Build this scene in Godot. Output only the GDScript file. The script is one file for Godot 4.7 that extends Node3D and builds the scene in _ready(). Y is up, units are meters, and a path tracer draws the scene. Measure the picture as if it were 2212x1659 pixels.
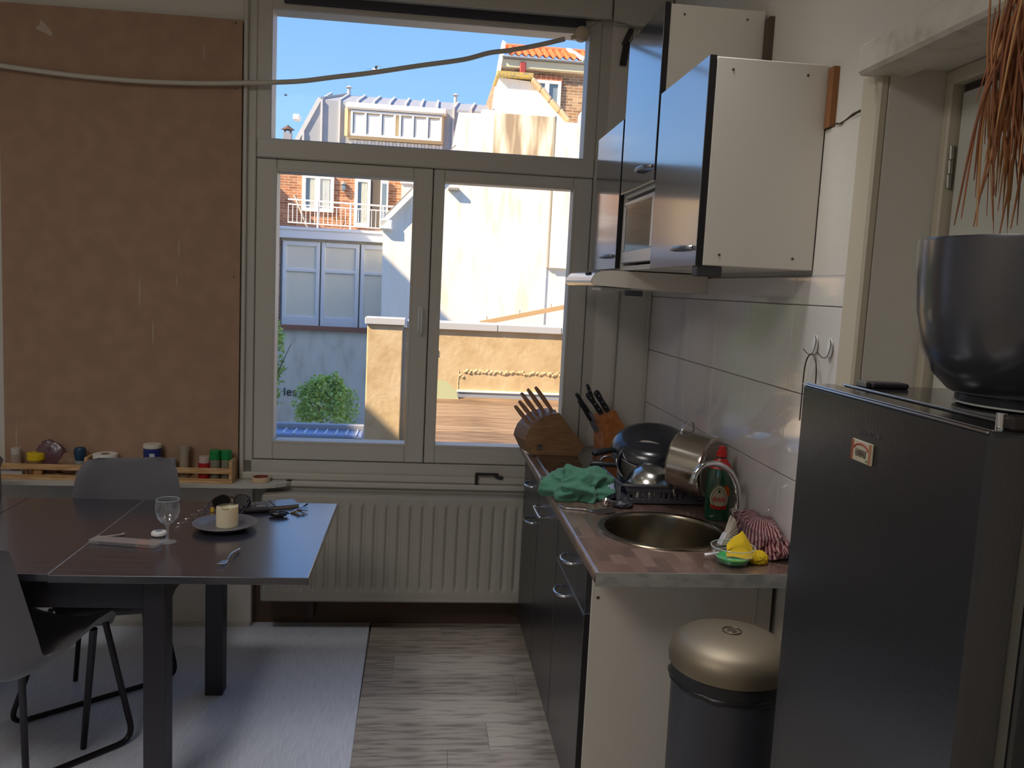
extends Node3D
# A narrow kitchen with a big window onto a courtyard, late afternoon.

class M:
	var P := PackedVector3Array()
	var U := PackedVector2Array()
	var I := PackedInt32Array()
	func v(p, uv = Vector2.ZERO) -> int:
		P.append(p)
		U.append(uv)
		return P.size() - 1
	func t(a, b, c):
		I.append(a)
		I.append(c)
		I.append(b)
	func quad(a, b, c, d):
		var i = v(a, Vector2(0, 1))
		v(b, Vector2(1, 1))
		v(c, Vector2(1, 0))
		v(d, Vector2(0, 0))
		t(i, i + 1, i + 2)
		t(i, i + 2, i + 3)
		return self
	func tri(a, b, c):
		var i = v(a)
		v(b)
		v(c)
		t(i, i + 1, i + 2)
	func tri_out(a, b, c, o):
		if (b - a).cross(c - a).dot((a + b + c) / 3.0 - o) < 0.0:
			tri(a, c, b)
		else:
			tri(a, b, c)
	func quad_out(a, b, c, d, o):
		if (b - a).cross(c - a).dot((a + b + c + d) / 4.0 - o) < 0.0:
			quad(a, d, c, b)
		else:
			quad(a, b, c, d)
	func grid(rows, wrap = false, flip = false):
		var n = rows[0].size()
		var s = P.size()
		for r in rows.size():
			for i in n:
				v(rows[r][i], Vector2(float(i) / maxf(1, n - 1 + int(wrap)), float(r) / maxf(1, rows.size() - 1)))
		for r in rows.size() - 1:
			for i in (n if wrap else n - 1):
				var j = (i + 1) % n
				var a = s + r * n + i
				var b = s + r * n + j
				var c = s + (r + 1) * n + j
				var d = s + (r + 1) * n + i
				if flip:
					t(a, c, b)
					t(a, d, c)
				else:
					t(a, b, c)
					t(a, c, d)
		return self
	func box(lo, hi, b = 0.0, x = Transform3D()):
		var c = (lo + hi) / 2.0
		var h = (hi - lo).abs() / 2.0
		b = minf(b, minf(h.x, minf(h.y, h.z)) * 0.9)
		var o = x * c
		var f = func(ax, s, u, w):
			var p = Vector3.ZERO
			p[ax] = s * h[ax]
			var a1 = (ax + 1) % 3
			var a2 = (ax + 2) % 3
			p[a1] = u * (h[a1] - b)
			p[a2] = w * (h[a2] - b)
			return x * (c + p)
		for ax in 3:
			for s in [-1, 1]:
				quad_out(f.call(ax, s, -1, -1), f.call(ax, s, 1, -1), f.call(ax, s, 1, 1), f.call(ax, s, -1, 1), o)
		if b > 0.0:
			for ax in 3:
				var a1 = (ax + 1) % 3
				var a2 = (ax + 2) % 3
				for s1 in [-1, 1]:
					for s2 in [-1, 1]:
						# edge along ax between face (a1,s1) and face (a2,s2)
						quad_out(f.call(a1, s1, s2, -1), f.call(a1, s1, s2, 1), f.call(a2, s2, 1, s1), f.call(a2, s2, -1, s1), o)
			for sx in [-1, 1]:
				for sy in [-1, 1]:
					for sz in [-1, 1]:
						tri_out(f.call(0, sx, sy, sz), f.call(1, sy, sz, sx), f.call(2, sz, sx, sy), o)
		return self
	func bar(p, q, w, h, b = 0.0, up = Vector3.UP):
		var d = (q - p).normalized()
		if absf(d.dot(up)) > 0.98:
			up = Vector3.RIGHT
		var sx = d.cross(up).normalized()
		var sy = sx.cross(d).normalized()
		box(Vector3(-w / 2, -h / 2, -(q - p).length()), Vector3(w / 2, h / 2, 0), b, Transform3D(Basis(sx, sy, -d), p))
		return self
	func tube(path, r, n = 8, caps = true):
		var rows = []
		var up = Vector3.UP
		var prev = Vector3.ZERO
		for k in path.size():
			var d
			if k == 0:
				d = path[1] - path[0]
			elif k == path.size() - 1:
				d = path[k] - path[k - 1]
			else:
				d = path[k + 1] - path[k - 1]
			d = d.normalized()
			if k == 0:
				up = Vector3.UP if absf(d.y) < 0.9 else Vector3.RIGHT
				up = (up - d * up.dot(d)).normalized()
			else:
				up = (up - d * up.dot(d)).normalized()
			var sx = d.cross(up)
			var rr = r[k] if r is Array else r
			var row = PackedVector3Array()
			for i in n:
				var a = TAU * i / n
				row.append(path[k] + (sx * cos(a) + up * sin(a)) * rr)
			rows.append(row)
		grid(rows, true)
		if caps:
			for e in [0, rows.size() - 1]:
				var o = path[e] + (path[e] - path[1 if e == 0 else e - 1]) * -0.5
				for i in n:
					tri_out(path[e], rows[e][i], rows[e][(i + 1) % n], o)
		return self
	func lathe(prof, n = 24, x = Transform3D(), sq = 1.0):
		var k = 0
		while k < prof.size() - 1:
			var seg = [prof[k], prof[k + 1]]
			var e = k + 1
			while e < prof.size() - 1 and absf((prof[e] - prof[e - 1]).angle_to(prof[e + 1] - prof[e])) < 0.62:
				e += 1
				seg.append(prof[e])
			var rows = []
			for p in seg:
				var row = PackedVector3Array()
				for i in n:
					var a = TAU * i / n
					row.append(x * Vector3(p.x * cos(a), p.y, -p.x * sin(a) * sq))
				rows.append(row)
			grid(rows, true)
			k = e
		return self
	func prism(poly, depth, x = Transform3D(), smooth = false):
		var area = 0.0
		for i in poly.size():
			area += poly[i].cross(poly[(i + 1) % poly.size()])
		var q = Array(poly)
		if area < 0:
			q.reverse()
		var ix = Geometry2D.triangulate_polygon(PackedVector2Array(q))
		for side in [0.0, -depth]:
			var s = P.size()
			for p in q:
				v(x * Vector3(p.x, p.y, side))
			for k in range(0, ix.size(), 3):
				var a = ix[k]
				var b = ix[k + 1]
				var c = ix[k + 2]
				var ccw = (q[b] - q[a]).cross(q[c] - q[a]) > 0
				if ccw == (side == 0.0):
					t(s + a, s + b, s + c)
				else:
					t(s + a, s + c, s + b)
		var m = q.size()
		if smooth:
			var f = PackedVector3Array()
			var g = PackedVector3Array()
			for p in q:
				f.append(x * Vector3(p.x, p.y, 0))
				g.append(x * Vector3(p.x, p.y, -depth))
			grid([g, f], true)
		else:
			for i in m:
				var a = q[i]
				var b = q[(i + 1) % m]
				quad(x * Vector3(a.x, a.y, 0), x * Vector3(a.x, a.y, -depth), x * Vector3(b.x, b.y, -depth), x * Vector3(b.x, b.y, 0))
		return self
	func plate_hole(lo, hi, y, c, r, n = 48):
		# top face of a slab with a round hole, normal up; c = Vector2(x,z)
		var angs = []
		for i in n:
			angs.append(TAU * i / n)
		for cx in [lo.x, hi.x]:
			for cz in [lo.y, hi.y]:
				angs.append(fposmod(atan2(cz - c.y, cx - c.x), TAU))
		angs.sort()
		for i in angs.size():
			var q = []
			for a in [angs[i], angs[(i + 1) % angs.size()]]:
				var d = Vector2(cos(a), sin(a))
				var k = 1e9
				if absf(d.x) > 1e-6:
					k = minf(k, ((hi.x if d.x > 0 else lo.x) - c.x) / d.x)
				if absf(d.y) > 1e-6:
					k = minf(k, ((hi.y if d.y > 0 else lo.y) - c.y) / d.y)
				q.append(c + d * r)
				q.append(c + d * k)
			quad(Vector3(q[0].x, y, q[0].y), Vector3(q[2].x, y, q[2].y), Vector3(q[3].x, y, q[3].y), Vector3(q[1].x, y, q[1].y))
		return self
	func append_lump(c, s, sd, nu = 8, nv = 5):
		var r = RandomNumberGenerator.new()
		r.seed = sd
		var rows = []
		for j in nv + 1:
			var th = PI * j / nv
			var row = PackedVector3Array()
			for i in nu:
				var ph = TAU * i / nu
				row.append(c + V3(sin(th) * cos(ph), -cos(th), -sin(th) * sin(ph)) * s * (1.0 if j == 0 or j == nv else r.randf_range(0.75, 1.15)))
			rows.append(row)
		grid(rows, true)
		return self
	func V3(x, y, z):
		return Vector3(x, y, z)
	func mesh() -> ArrayMesh:
		var N := PackedVector3Array()
		N.resize(P.size())
		for k in range(0, I.size(), 3):
			var n = (P[I[k + 2]] - P[I[k]]).cross(P[I[k + 1]] - P[I[k]])
			N[I[k]] += n
			N[I[k + 1]] += n
			N[I[k + 2]] += n
		for k in N.size():
			N[k] = N[k].normalized() if N[k].length_squared() > 1e-24 else Vector3.UP
		var arr = []
		arr.resize(Mesh.ARRAY_MAX)
		arr[Mesh.ARRAY_VERTEX] = P
		arr[Mesh.ARRAY_NORMAL] = N
		arr[Mesh.ARRAY_TEX_UV] = U
		arr[Mesh.ARRAY_INDEX] = I
		var am = ArrayMesh.new()
		am.add_surface_from_arrays(Mesh.PRIMITIVE_TRIANGLES, arr)
		return am

var mats := {}
var names := {}
var off := {}
var rng := RandomNumberGenerator.new()

func V(x, y, z) -> Vector3:
	return Vector3(x, y, z)

func rgb(r, g, b) -> Color:
	return Color(r / 255.0, g / 255.0, b / 255.0)

func mt(key, col, rough = 0.6, o = {}) -> StandardMaterial3D:
	if mats.has(key):
		return mats[key]
	var m = StandardMaterial3D.new()
	m.resource_name = key
	m.albedo_color = col
	m.roughness = rough
	m.metallic = o.get("metal", 0.0)
	m.metallic_specular = o.get("spec", 0.5)
	if o.has("tex"):
		m.albedo_texture = o.tex
		m.uv1_triplanar = o.get("tri", true)
		m.uv1_triplanar_sharpness = 4.0
		m.uv1_scale = o.get("s", Vector3.ONE)
		m.uv1_world_triplanar = o.get("world", false)
	if o.has("bump"):
		m.heightmap_enabled = true
		m.heightmap_texture = o.bump
		m.heightmap_scale = o.get("bs", 0.1)
		m.uv1_triplanar = true
		m.uv1_scale = o.get("s", Vector3.ONE)
	if o.has("coat"):
		m.clearcoat_enabled = true
		m.clearcoat = o.coat
		m.clearcoat_roughness = o.get("coatr", 0.05)
	if o.has("alpha"):
		m.transparency = BaseMaterial3D.TRANSPARENCY_ALPHA
		m.albedo_color.a = o.alpha
	if o.has("glass"):
		m.refraction_enabled = true
		m.refraction_scale = o.glass
		m.albedo_color.a = o.get("ga", 0.0)
		m.transparency = BaseMaterial3D.TRANSPARENCY_ALPHA
	if o.has("rim"):
		m.rim_enabled = true
		m.rim = o.rim
		m.rim_tint = 0.5
	if o.has("back"):
		m.backlight_enabled = true
		m.backlight = o.back
	if o.has("two"):
		m.cull_mode = BaseMaterial3D.CULL_DISABLED
	mats[key] = m
	return m

func noise(sd, freq, cols, offs = [], oct = 3, type = FastNoiseLite.TYPE_SIMPLEX_SMOOTH, size = 512) -> NoiseTexture2D:
	var n = FastNoiseLite.new()
	n.seed = sd
	n.frequency = freq
	n.noise_type = type
	n.fractal_octaves = oct
	var tx = NoiseTexture2D.new()
	tx.width = size
	tx.height = size
	tx.seamless = true
	tx.noise = n
	if cols.size():
		var g = Gradient.new()
		var cc = PackedColorArray()
		var oo = PackedFloat32Array()
		for i in cols.size():
			cc.append(cols[i])
			oo.append(offs[i] if offs.size() else float(i) / (cols.size() - 1))
		g.colors = cc
		g.offsets = oo
		tx.color_ramp = g
	return tx

func numbered(base, scope) -> String:
	var k = str(scope.get_instance_id()) + base
	names[k] = names.get(k, -1) + 1
	return base if names[k] == 0 else "%s_%03d" % [base, names[k]]

func tag(o, label, category = "", group = "", kind = ""):
	if label:
		o.set_meta("label", label)
	if category:
		o.set_meta("category", category)
	if group:
		o.set_meta("group", group)
	if kind:
		o.set_meta("kind", kind)
	return o

func thing(nm, label, cat, at = Vector3.ZERO, group = "", turn = 0.0) -> Node3D:
	var o = Node3D.new()
	o.name = numbered(nm, self)
	add_child(o, true)
	o.position = at
	o.rotation.y = turn
	off[o] = at
	tag(o, label, cat, group)
	return o

func put(parent, nm, m, mat, world = true) -> MeshInstance3D:
	var o = MeshInstance3D.new()
	o.name = numbered(nm, parent)
	o.mesh = m.mesh() if m is M else m
	o.material_override = mat
	o.cast_shadow = GeometryInstance3D.SHADOW_CASTING_SETTING_ON
	parent.add_child(o, true)
	if world and parent != self:
		o.position = -off.get(parent, Vector3.ZERO)
	off[o] = Vector3.ZERO
	return o

func solo(nm, m, mat, label, cat, group = "") -> MeshInstance3D:
	return tag(put(self, nm, m, mat), label, cat, group)

func struct(nm, m, mat) -> MeshInstance3D:
	return tag(put(self, nm, m, mat), "", "", "", "structure")

func structnode(nm) -> Node3D:
	var o = Node3D.new()
	o.name = nm
	add_child(o, true)
	off[o] = Vector3.ZERO
	o.set_meta("kind", "structure")
	return o

func B(x0, y0, z0, x1, y1, z1, b = 0.0) -> M:
	return M.new().box(V(minf(x0, x1), minf(y0, y1), minf(z0, z1)), V(maxf(x0, x1), maxf(y0, y1), maxf(z0, z1)), b)

func curve(pts, per = 6) -> Array:
	var out = []
	for i in pts.size() - 1:
		var a = pts[maxi(i - 1, 0)]
		var b = pts[i]
		var c = pts[i + 1]
		var d = pts[mini(i + 2, pts.size() - 1)]
		for k in per:
			out.append(b.cubic_interpolate(c, a, d, float(k) / per))
	out.append(pts[-1])
	return out

func ring(c, r, n, axis_x = Vector3.RIGHT, axis_y = Vector3.BACK) -> Array:
	var out = []
	for i in n + 1:
		var a = TAU * i / n
		out.append(c + axis_x * cos(a) * r + axis_y * sin(a) * r)
	return out

func blob(c, size, sd, amp, freq, nu = 40, nv = 20, floor_y = -1e9, ridge = true) -> M:
	# a crumpled lump of cloth
	var f = FastNoiseLite.new()
	f.seed = sd
	f.frequency = freq
	f.fractal_octaves = 3
	if ridge:
		f.fractal_type = FastNoiseLite.FRACTAL_RIDGED
	var rows = []
	for j in nv + 1:
		var th = PI * j / nv
		var row = PackedVector3Array()
		for i in nu:
			var ph = TAU * i / nu
			var d = V(sin(th) * cos(ph), -cos(th), -sin(th) * sin(ph))
			var k = 1.0 + amp * f.get_noise_3dv(d * 100.0 + V(sd, 0, 0))
			var p = c + d * size * k
			p.y = maxf(p.y, floor_y)
			row.append(p)
		rows.append(row)
	return M.new().grid(rows, true)

func _ready():
	rng.seed = 7
	# camera
	var cam = Camera3D.new()
	cam.name = "camera"
	add_child(cam)
	cam.position = V(0, 1.62, 0)
	cam.rotation_degrees = V(-6.571, -6.230, 2.799)
	cam.fov = 49.48
	cam.near = 0.05
	cam.far = 300.0
	cam.current = true
	# sky and sun
	var sky_mat = ProceduralSkyMaterial.new()
	sky_mat.sky_top_color = rgb(96, 150, 228)
	sky_mat.sky_horizon_color = rgb(178, 224, 255)
	sky_mat.sky_curve = 0.16
	sky_mat.ground_bottom_color = rgb(120, 115, 105)
	sky_mat.ground_horizon_color = rgb(150, 150, 150)
	sky_mat.sky_energy_multiplier = 1.08
	sky_mat.sun_angle_max = 12.0
	var env = Environment.new()
	env.background_mode = Environment.BG_SKY
	env.sky = Sky.new()
	env.sky.sky_material = sky_mat
	env.tonemap_mode = Environment.TONE_MAPPER_LINEAR
	env.tonemap_exposure = 1.15
	env.sdfgi_enabled = true
	env.ssao_enabled = true
	env.ssil_enabled = true
	var we = WorldEnvironment.new()
	we.name = "world"
	we.environment = env
	add_child(we)
	var sun = DirectionalLight3D.new()
	sun.name = "sun"
	add_child(sun)
	sun.look_at_from_position(V(-1, 0.9, 0.5), Vector3.ZERO)
	sun.light_color = rgb(255, 232, 196)
	sun.light_energy = 3.1
	sun.light_angular_distance = 0.55
	sun.shadow_enabled = true
	added_fill_lights()
	setting()
	courtyard()
	kitchen()
	counter_top_things()
	table_side()
	window_ledge()

func wall_paint():
	return mt("wall_paint", rgb(214, 208, 196), 0.75, {"bump": noise(3, 0.02, [], [], 4), "bs": 0.06, "s": V(2, 2, 2)})

func setting():
	var wp = wall_paint()
	var frame = mt("window_paint", rgb(192, 187, 175), 0.42)
	# floor: boards on the right, sheet vinyl on the left
	var floor_root = structnode("floor")
	put(floor_root, "subfloor", B(-3.6, -0.14, -4.05, 1.7, -0.022, 3.35), mt("subfloor", rgb(150, 138, 122), 0.9))
	var tones = [rgb(184, 172, 157), rgb(176, 164, 150), rgb(192, 181, 166), rgb(180, 166, 149)]
	var planks = []
	for k in 4:
		var c = tones[k]
		planks.append(mt("laminate_%d" % k, Color.WHITE, 0.42, {"tex": noise(20 + k, 0.012, [c.darkened(0.22), c, c.lightened(0.08)], [0.15, 0.5, 0.9], 4), "s": V(0.7, 1, 6.0), "spec": 0.5}))
	var row = 0
	var z = -3.90
	while z < 3.2:
		var x = -0.195 - (0.0 if z < -1.2 else 3.2)
		var first = true
		while x < 1.5:
			var w = 1.28
			if first:
				w = [0.33, 0.86, 0.12, 0.62, 1.05, 0.48][row % 6]
				first = false
			var x1 = minf(x + w, 1.5)
			put(floor_root, "floor_plank", B(x + 0.0004, -0.022, z + 0.0004, x1 - 0.0004, 0.0, z + 0.19 - 0.0004, 0.0008), planks[rng.randi() % 4])
			x = x1
		z += 0.19
		row += 1
	put(floor_root, "vinyl_sheet", M.new().prism(PackedVector2Array([Vector2(-3.4, 3.9), Vector2(-0.205, 3.9), Vector2(-0.178, 1.2), Vector2(-3.4, 1.2)]), 0.024, Transform3D(Basis(V(1, 0, 0), V(0, 0, -1), V(0, 1, 0)), V(0, 0.002, 0))), mt("vinyl", Color.WHITE, 0.38, {"tex": noise(31, 0.03, [rgb(206, 209, 218), rgb(216, 219, 228), rgb(222, 225, 233)], [0.2, 0.5, 0.8], 4), "s": V(9, 1, 0.5)}))
	struct("ceiling", B(-3.6, 3.1, -4.05, 1.7, 3.25, 3.35), wp)
	# window wall
	var ww = structnode("wall_window")
	put(ww, "lower_wall", B(-3.4, 0, -4.05, -0.75, 0.672, -3.82), wp)
	put(ww, "niche_back", B(-0.75, 0, -4.05, 1.055, 0.672, -3.88), wp)
	put(ww, "niche_board", B(-0.75, 0, -3.88, 1.055, 0.2, -3.862), mt("niche_brown", rgb(92, 70, 56), 0.7))
	put(ww, "side_wall", B(0.79, 0.672, -4.05, 1.40, 3.1, -3.80), wp)
	put(ww, "pier", B(-1.86, 0.672, -4.05, -0.80, 3.1, -3.83), wp)
	put(ww, "end_pier", B(-3.4, 0.672, -4.05, -3.0, 3.1, -3.83), wp)
	put(ww, "window_head", B(-0.80, 2.825, -4.05, 0.79, 3.1, -3.80), wp)
	put(ww, "window_head", B(-3.0, 2.75, -4.05, -1.86, 3.1, -3.83), wp)
	put(ww, "head_board", B(-0.62, 2.815, -3.80, 0.775, 3.1, -3.765, 0.004), frame)
	put(ww, "head_board", B(0.783, 2.795, -3.80, 1.05, 3.1, -3.765, 0.004), frame)
	put(ww, "blind_slot", B(-0.64, 2.782, -3.845, 0.665, 2.826, -3.796), mt("slot_dark", rgb(48, 46, 52), 0.6))
	struct("trim_1", B(0.878, 0.9, -3.80, 0.893, 2.79, -3.786, 0.004), frame)
	struct("trim_2", B(1.030, 0.9, -3.80, 1.046, 1.70, -3.782, 0.005), frame)
	# low skirting along the left
	struct("baseboard_left", B(-3.4, 0.0, -3.82, -0.75, 0.022, -3.806), frame)
	# left wall, back wall with an unseen opening added to fill the room
	struct("wall_left", B(-3.6, -0.14, -4.05, -3.4, 3.25, 3.35), wp)
	var bw = structnode("wall_back")
	put(bw, "pier", B(-3.4, -0.14, 3.2, -3.1, 3.1, 3.35), wp)
	put(bw, "pier", B(-1.86, -0.14, 3.2, 1.7, 3.1, 3.35), wp)
	put(bw, "window_head", B(-3.1, 2.75, 3.2, -1.86, 3.1, 3.35), wp)
	put(bw, "parapet", B(-3.1, -0.14, 3.2, -1.86, 0.25, 3.35), wp)
	var gl = mt("window_glass", Color(1, 1, 1), 0.02, {"alpha": 0.02, "spec": 0.1})
	var w3 = structnode("window_3")  # window behind the camera, added to let in fill daylight
	for x in [-3.1, -2.5, -1.91]:
		put(w3, "frame_post", B(x, 0.25, 3.24, x + 0.05, 2.75, 3.3), frame)
	put(w3, "frame_rail", B(-3.1, 0.25, 3.24, -1.86, 0.3, 3.3), frame)
	put(w3, "frame_rail", B(-3.1, 2.7, 3.24, -1.86, 2.75, 3.3), frame)
	# right wall with the door recess
	var wr = structnode("wall_right")
	put(wr, "wall_piece", B(1.055, -0.14, -4.05, 1.40, 3.1, -1.90), wp)
	put(wr, "wall_piece", B(1.055, -0.14, -0.70, 1.40, 3.1, 3.35), wp)
	put(wr, "wall_piece", B(1.055, 2.17, -1.90, 1.40, 3.1, -0.70), wp)
	put(wr, "wall_piece", B(1.26, -0.14, -1.90, 1.40, 2.17, -0.70), wp)
	put(wr, "panel", B(1.045, 1.69, -2.19, 1.0551, 2.078, -1.99, 0.002), wp)
	var cream = mt("door_paint", rgb(196, 186, 164), 0.45)
	struct("trim_3", B(1.030, 1.3, -1.985, 1.056, 2.165, -1.902, 0.006), cream)
	struct("trim_4", M.new().box(V(0.985, 2.15, -1.93), V(1.10, 2.222, -0.68), 0.008), mt("lintel_paint", Color.WHITE, 0.5, {"tex": noise(44, 0.02, [rgb(186, 176, 160), rgb(205, 198, 182), rgb(212, 206, 192)], [0.1, 0.35, 0.8], 4), "s": V(1, 1, 1)}))
	var d = structnode("door_1")
	put(d, "door_jamb", B(1.19, 0, -1.90, 1.26, 2.17, -1.875, 0.004), cream)
	put(d, "door_head", B(1.19, 2.135, -1.875, 1.26, 2.17, -0.70, 0.004), cream)
	put(d, "door_leaf", B(1.215, 0.01, -1.868, 1.255, 2.118, -0.72, 0.003), mt("door_leaf", rgb(206, 204, 192), 0.5))
	put(d, "draught_gap", B(1.218, 2.119, -1.868, 1.25, 2.134, -0.72), mt("gap_dark", rgb(60, 52, 46), 0.8))
	var hm = M.new()
	for k in 3:
		hm.tube([V(1.207, 1.90 + k * 0.033, -1.876), V(1.207, 1.931 + k * 0.033, -1.876)], 0.008, 10)
	put(d, "hinge", hm, mt("hinge_metal", rgb(160, 156, 146), 0.35, {"metal": 0.9}))
	# wall tiles behind the worktop
	var tile = mt("tile_glaze", rgb(222, 214, 208), 0.07, {"coat": 0.5, "coatr": 0.04})
	put(wr, "grout", B(1.050, 0.86, -3.80, 1.0552, 1.692, -1.972), mt("grout", rgb(158, 148, 136), 0.8))
	var zs = [-3.798, -3.535, -3.222, -2.909, -2.597, -2.284, -1.972]
	var ys = [0.877, 1.122, 1.367, 1.612, 1.692]
	for i in 6:
		for j in 4:
			put(wr, "tile", B(1.045, ys[j] + 0.0015, zs[i] + 0.0015, 1.051, ys[j + 1] - 0.0015, zs[i + 1] - 0.0015, 0.0012), tile)
	# plaster crack and two strips on the wall
	var dk = mt("crack_dark", rgb(70, 60, 48), 0.9)
	put(wr, "plaster_crack", M.new().tube(curve([V(1.044, 2.076, -2.19), V(1.043, 2.083, -2.13), V(1.043, 2.079, -2.10), V(1.044, 2.09, -2.04), V(1.044, 2.092, -2.0)], 3), [0.001, 0.001, 0.001, 0.002, 0.003, 0.002, 0.003, 0.002, 0.003, 0.004, 0.003, 0.004, 0.002], 5), dk)
	put(wr, "wall_strip", B(1.038, 2.08, -2.186, 1.056, 2.235, -2.155), mt("strip_brown", rgb(140, 92, 52), 0.7))  # brown strip on the wall beside the nearest cabinet
	put(wr, "wall_strip", B(1.038, 2.20, -2.66, 1.056, 2.50, -2.618), mt("strip_dark", rgb(86, 72, 60), 0.8))  # dark strip on the wall beside the tall cabinet
	# the big window
	var w1 = structnode("window_1")
	var zf = -3.82
	var zb = -3.93
	put(w1, "frame_post", B(-0.80, 0.70, zb, -0.752, 2.82, zf, 0.004), frame)
	put(w1, "casing", B(-0.806, 0.70, -3.83, -0.788, 2.80, -3.802, 0.004), frame)
	put(w1, "frame_post", B(-0.752, 2.14, zb, -0.69, 2.82, zf + 0.002, 0.004), frame)
	put(w1, "frame_post", B(0.745, 0.70, zb, 0.80, 2.82, zf, 0.004), frame)
	put(w1, "frame_post", B(0.69, 2.14, zb, 0.745, 2.82, zf + 0.002, 0.004), frame)
	put(w1, "frame_rail", B(-0.752, 2.757, zb, 0.745, 2.82, zf, 0.004), frame)
	put(w1, "transom", B(-0.752, 2.132, zb, 0.745, 2.217, zf + 0.004, 0.006), frame)
	put(w1, "frame_rail", B(-0.80, 0.70, zb, 0.80, 0.790, zf, 0.004), frame)
	put(w1, "sill_step", B(-0.80, 0.70, zf, 0.80, 0.735, zf + 0.022, 0.008), frame)
	put(w1, "pane", B(-0.692, 2.215, -3.874, 0.692, 2.76, -3.870), gl)
	put(w1, "meeting_bar", B(0.012, 0.792, -3.93, 0.029, 2.132, -3.905), frame)
	for s in [[-0.748, -0.662, -0.067, 0.0185], [0.0225, 0.071, 0.655, 0.741]]:
		var m = M.new()
		var y0 = 0.795
		var y1 = 2.128
		m.box(V(s[0], y0, -3.91), V(s[1], y1, zf + 0.006), 0.004)
		m.box(V(s[2], y0, -3.91), V(s[3], y1, zf + 0.006), 0.004)
		m.box(V(s[1], 2.076, -3.91), V(s[2], y1, zf + 0.0055), 0.004)
		m.box(V(s[1], y0, -3.91), V(s[2], 0.88, zf + 0.0055), 0.004)
		# glazing bead
		m.box(V(s[1] - 0.012, 0.868, -3.85), V(s[1] + 0.001, 2.088, zf + 0.0075), 0.002)
		m.box(V(s[2] - 0.001, 0.868, -3.85), V(s[2] + 0.012, 2.088, zf + 0.0075), 0.002)
		m.box(V(s[1], 2.075, -3.85), V(s[2], 2.088, zf + 0.0075), 0.002)
		m.box(V(s[1], 0.868, -3.85), V(s[2], 0.881, zf + 0.0075), 0.002)
		var sash = put(w1, "sash", m, frame)
		put(sash, "pane", B(s[1] - 0.005, 0.876, -3.874, s[2] + 0.005, 2.080, -3.870), gl)
		if s[0] < 0:
			var hp = curve([V(-0.023, 1.40, -3.806), V(-0.023, 1.405, -3.782), V(-0.023, 1.44, -3.775), V(-0.023, 1.50, -3.775), V(-0.018, 1.512, -3.775), V(-0.011, 1.50, -3.775), V(-0.011, 1.42, -3.777), V(-0.014, 1.392, -3.79), V(-0.017, 1.39, -3.806)], 4)
			put(sash, "handle", M.new().tube(hp, 0.0035, 7), mt("handle_white", rgb(228, 226, 220), 0.3))
	# sill and ledge
	put(w1, "window_sill", B(-0.60, 0.676, -3.88, 1.05, 0.702, -3.778, 0.006), frame)
	put(w1, "sill_apron", B(-0.72, 0.655, -3.88, 1.05, 0.676, -3.80, 0.003), frame)
	var led = [Vector2(-1.9, -3.66), Vector2(-0.74, -3.69), Vector2(-0.68, -3.697), Vector2(-0.63, -3.715), Vector2(-0.59, -3.745), Vector2(-0.57, -3.782), Vector2(-0.57, -3.83), Vector2(-1.9, -3.83)]
	var led2 = []
	for p in led:
		led2.append(Vector2(p.x, -p.y))
	put(w1, "ledge", M.new().prism(PackedVector2Array(led2), 0.016, Transform3D(Basis(V(1, 0, 0), V(0, 0, -1), V(0, 1, 0)), V(0, 0.702, 0))), frame)
	# second window, left of the board
	var w2 = structnode("window_2")
	for x in [-3.0, -2.45, -1.90]:
		put(w2, "frame_post", B(x, 0.672, -3.93, x + 0.06, 2.75, -3.815, 0.004), frame)
	put(w2, "frame_rail", B(-3.0, 0.672, -3.93, -1.84, 0.80, -3.82), frame)
	put(w2, "frame_rail", B(-3.0, 2.68, -3.93, -1.84, 2.75, -3.82), frame)
	put(w2, "pane", B(-2.95, 0.79, -3.874, -1.9, 2.69, -3.870), gl)

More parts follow.
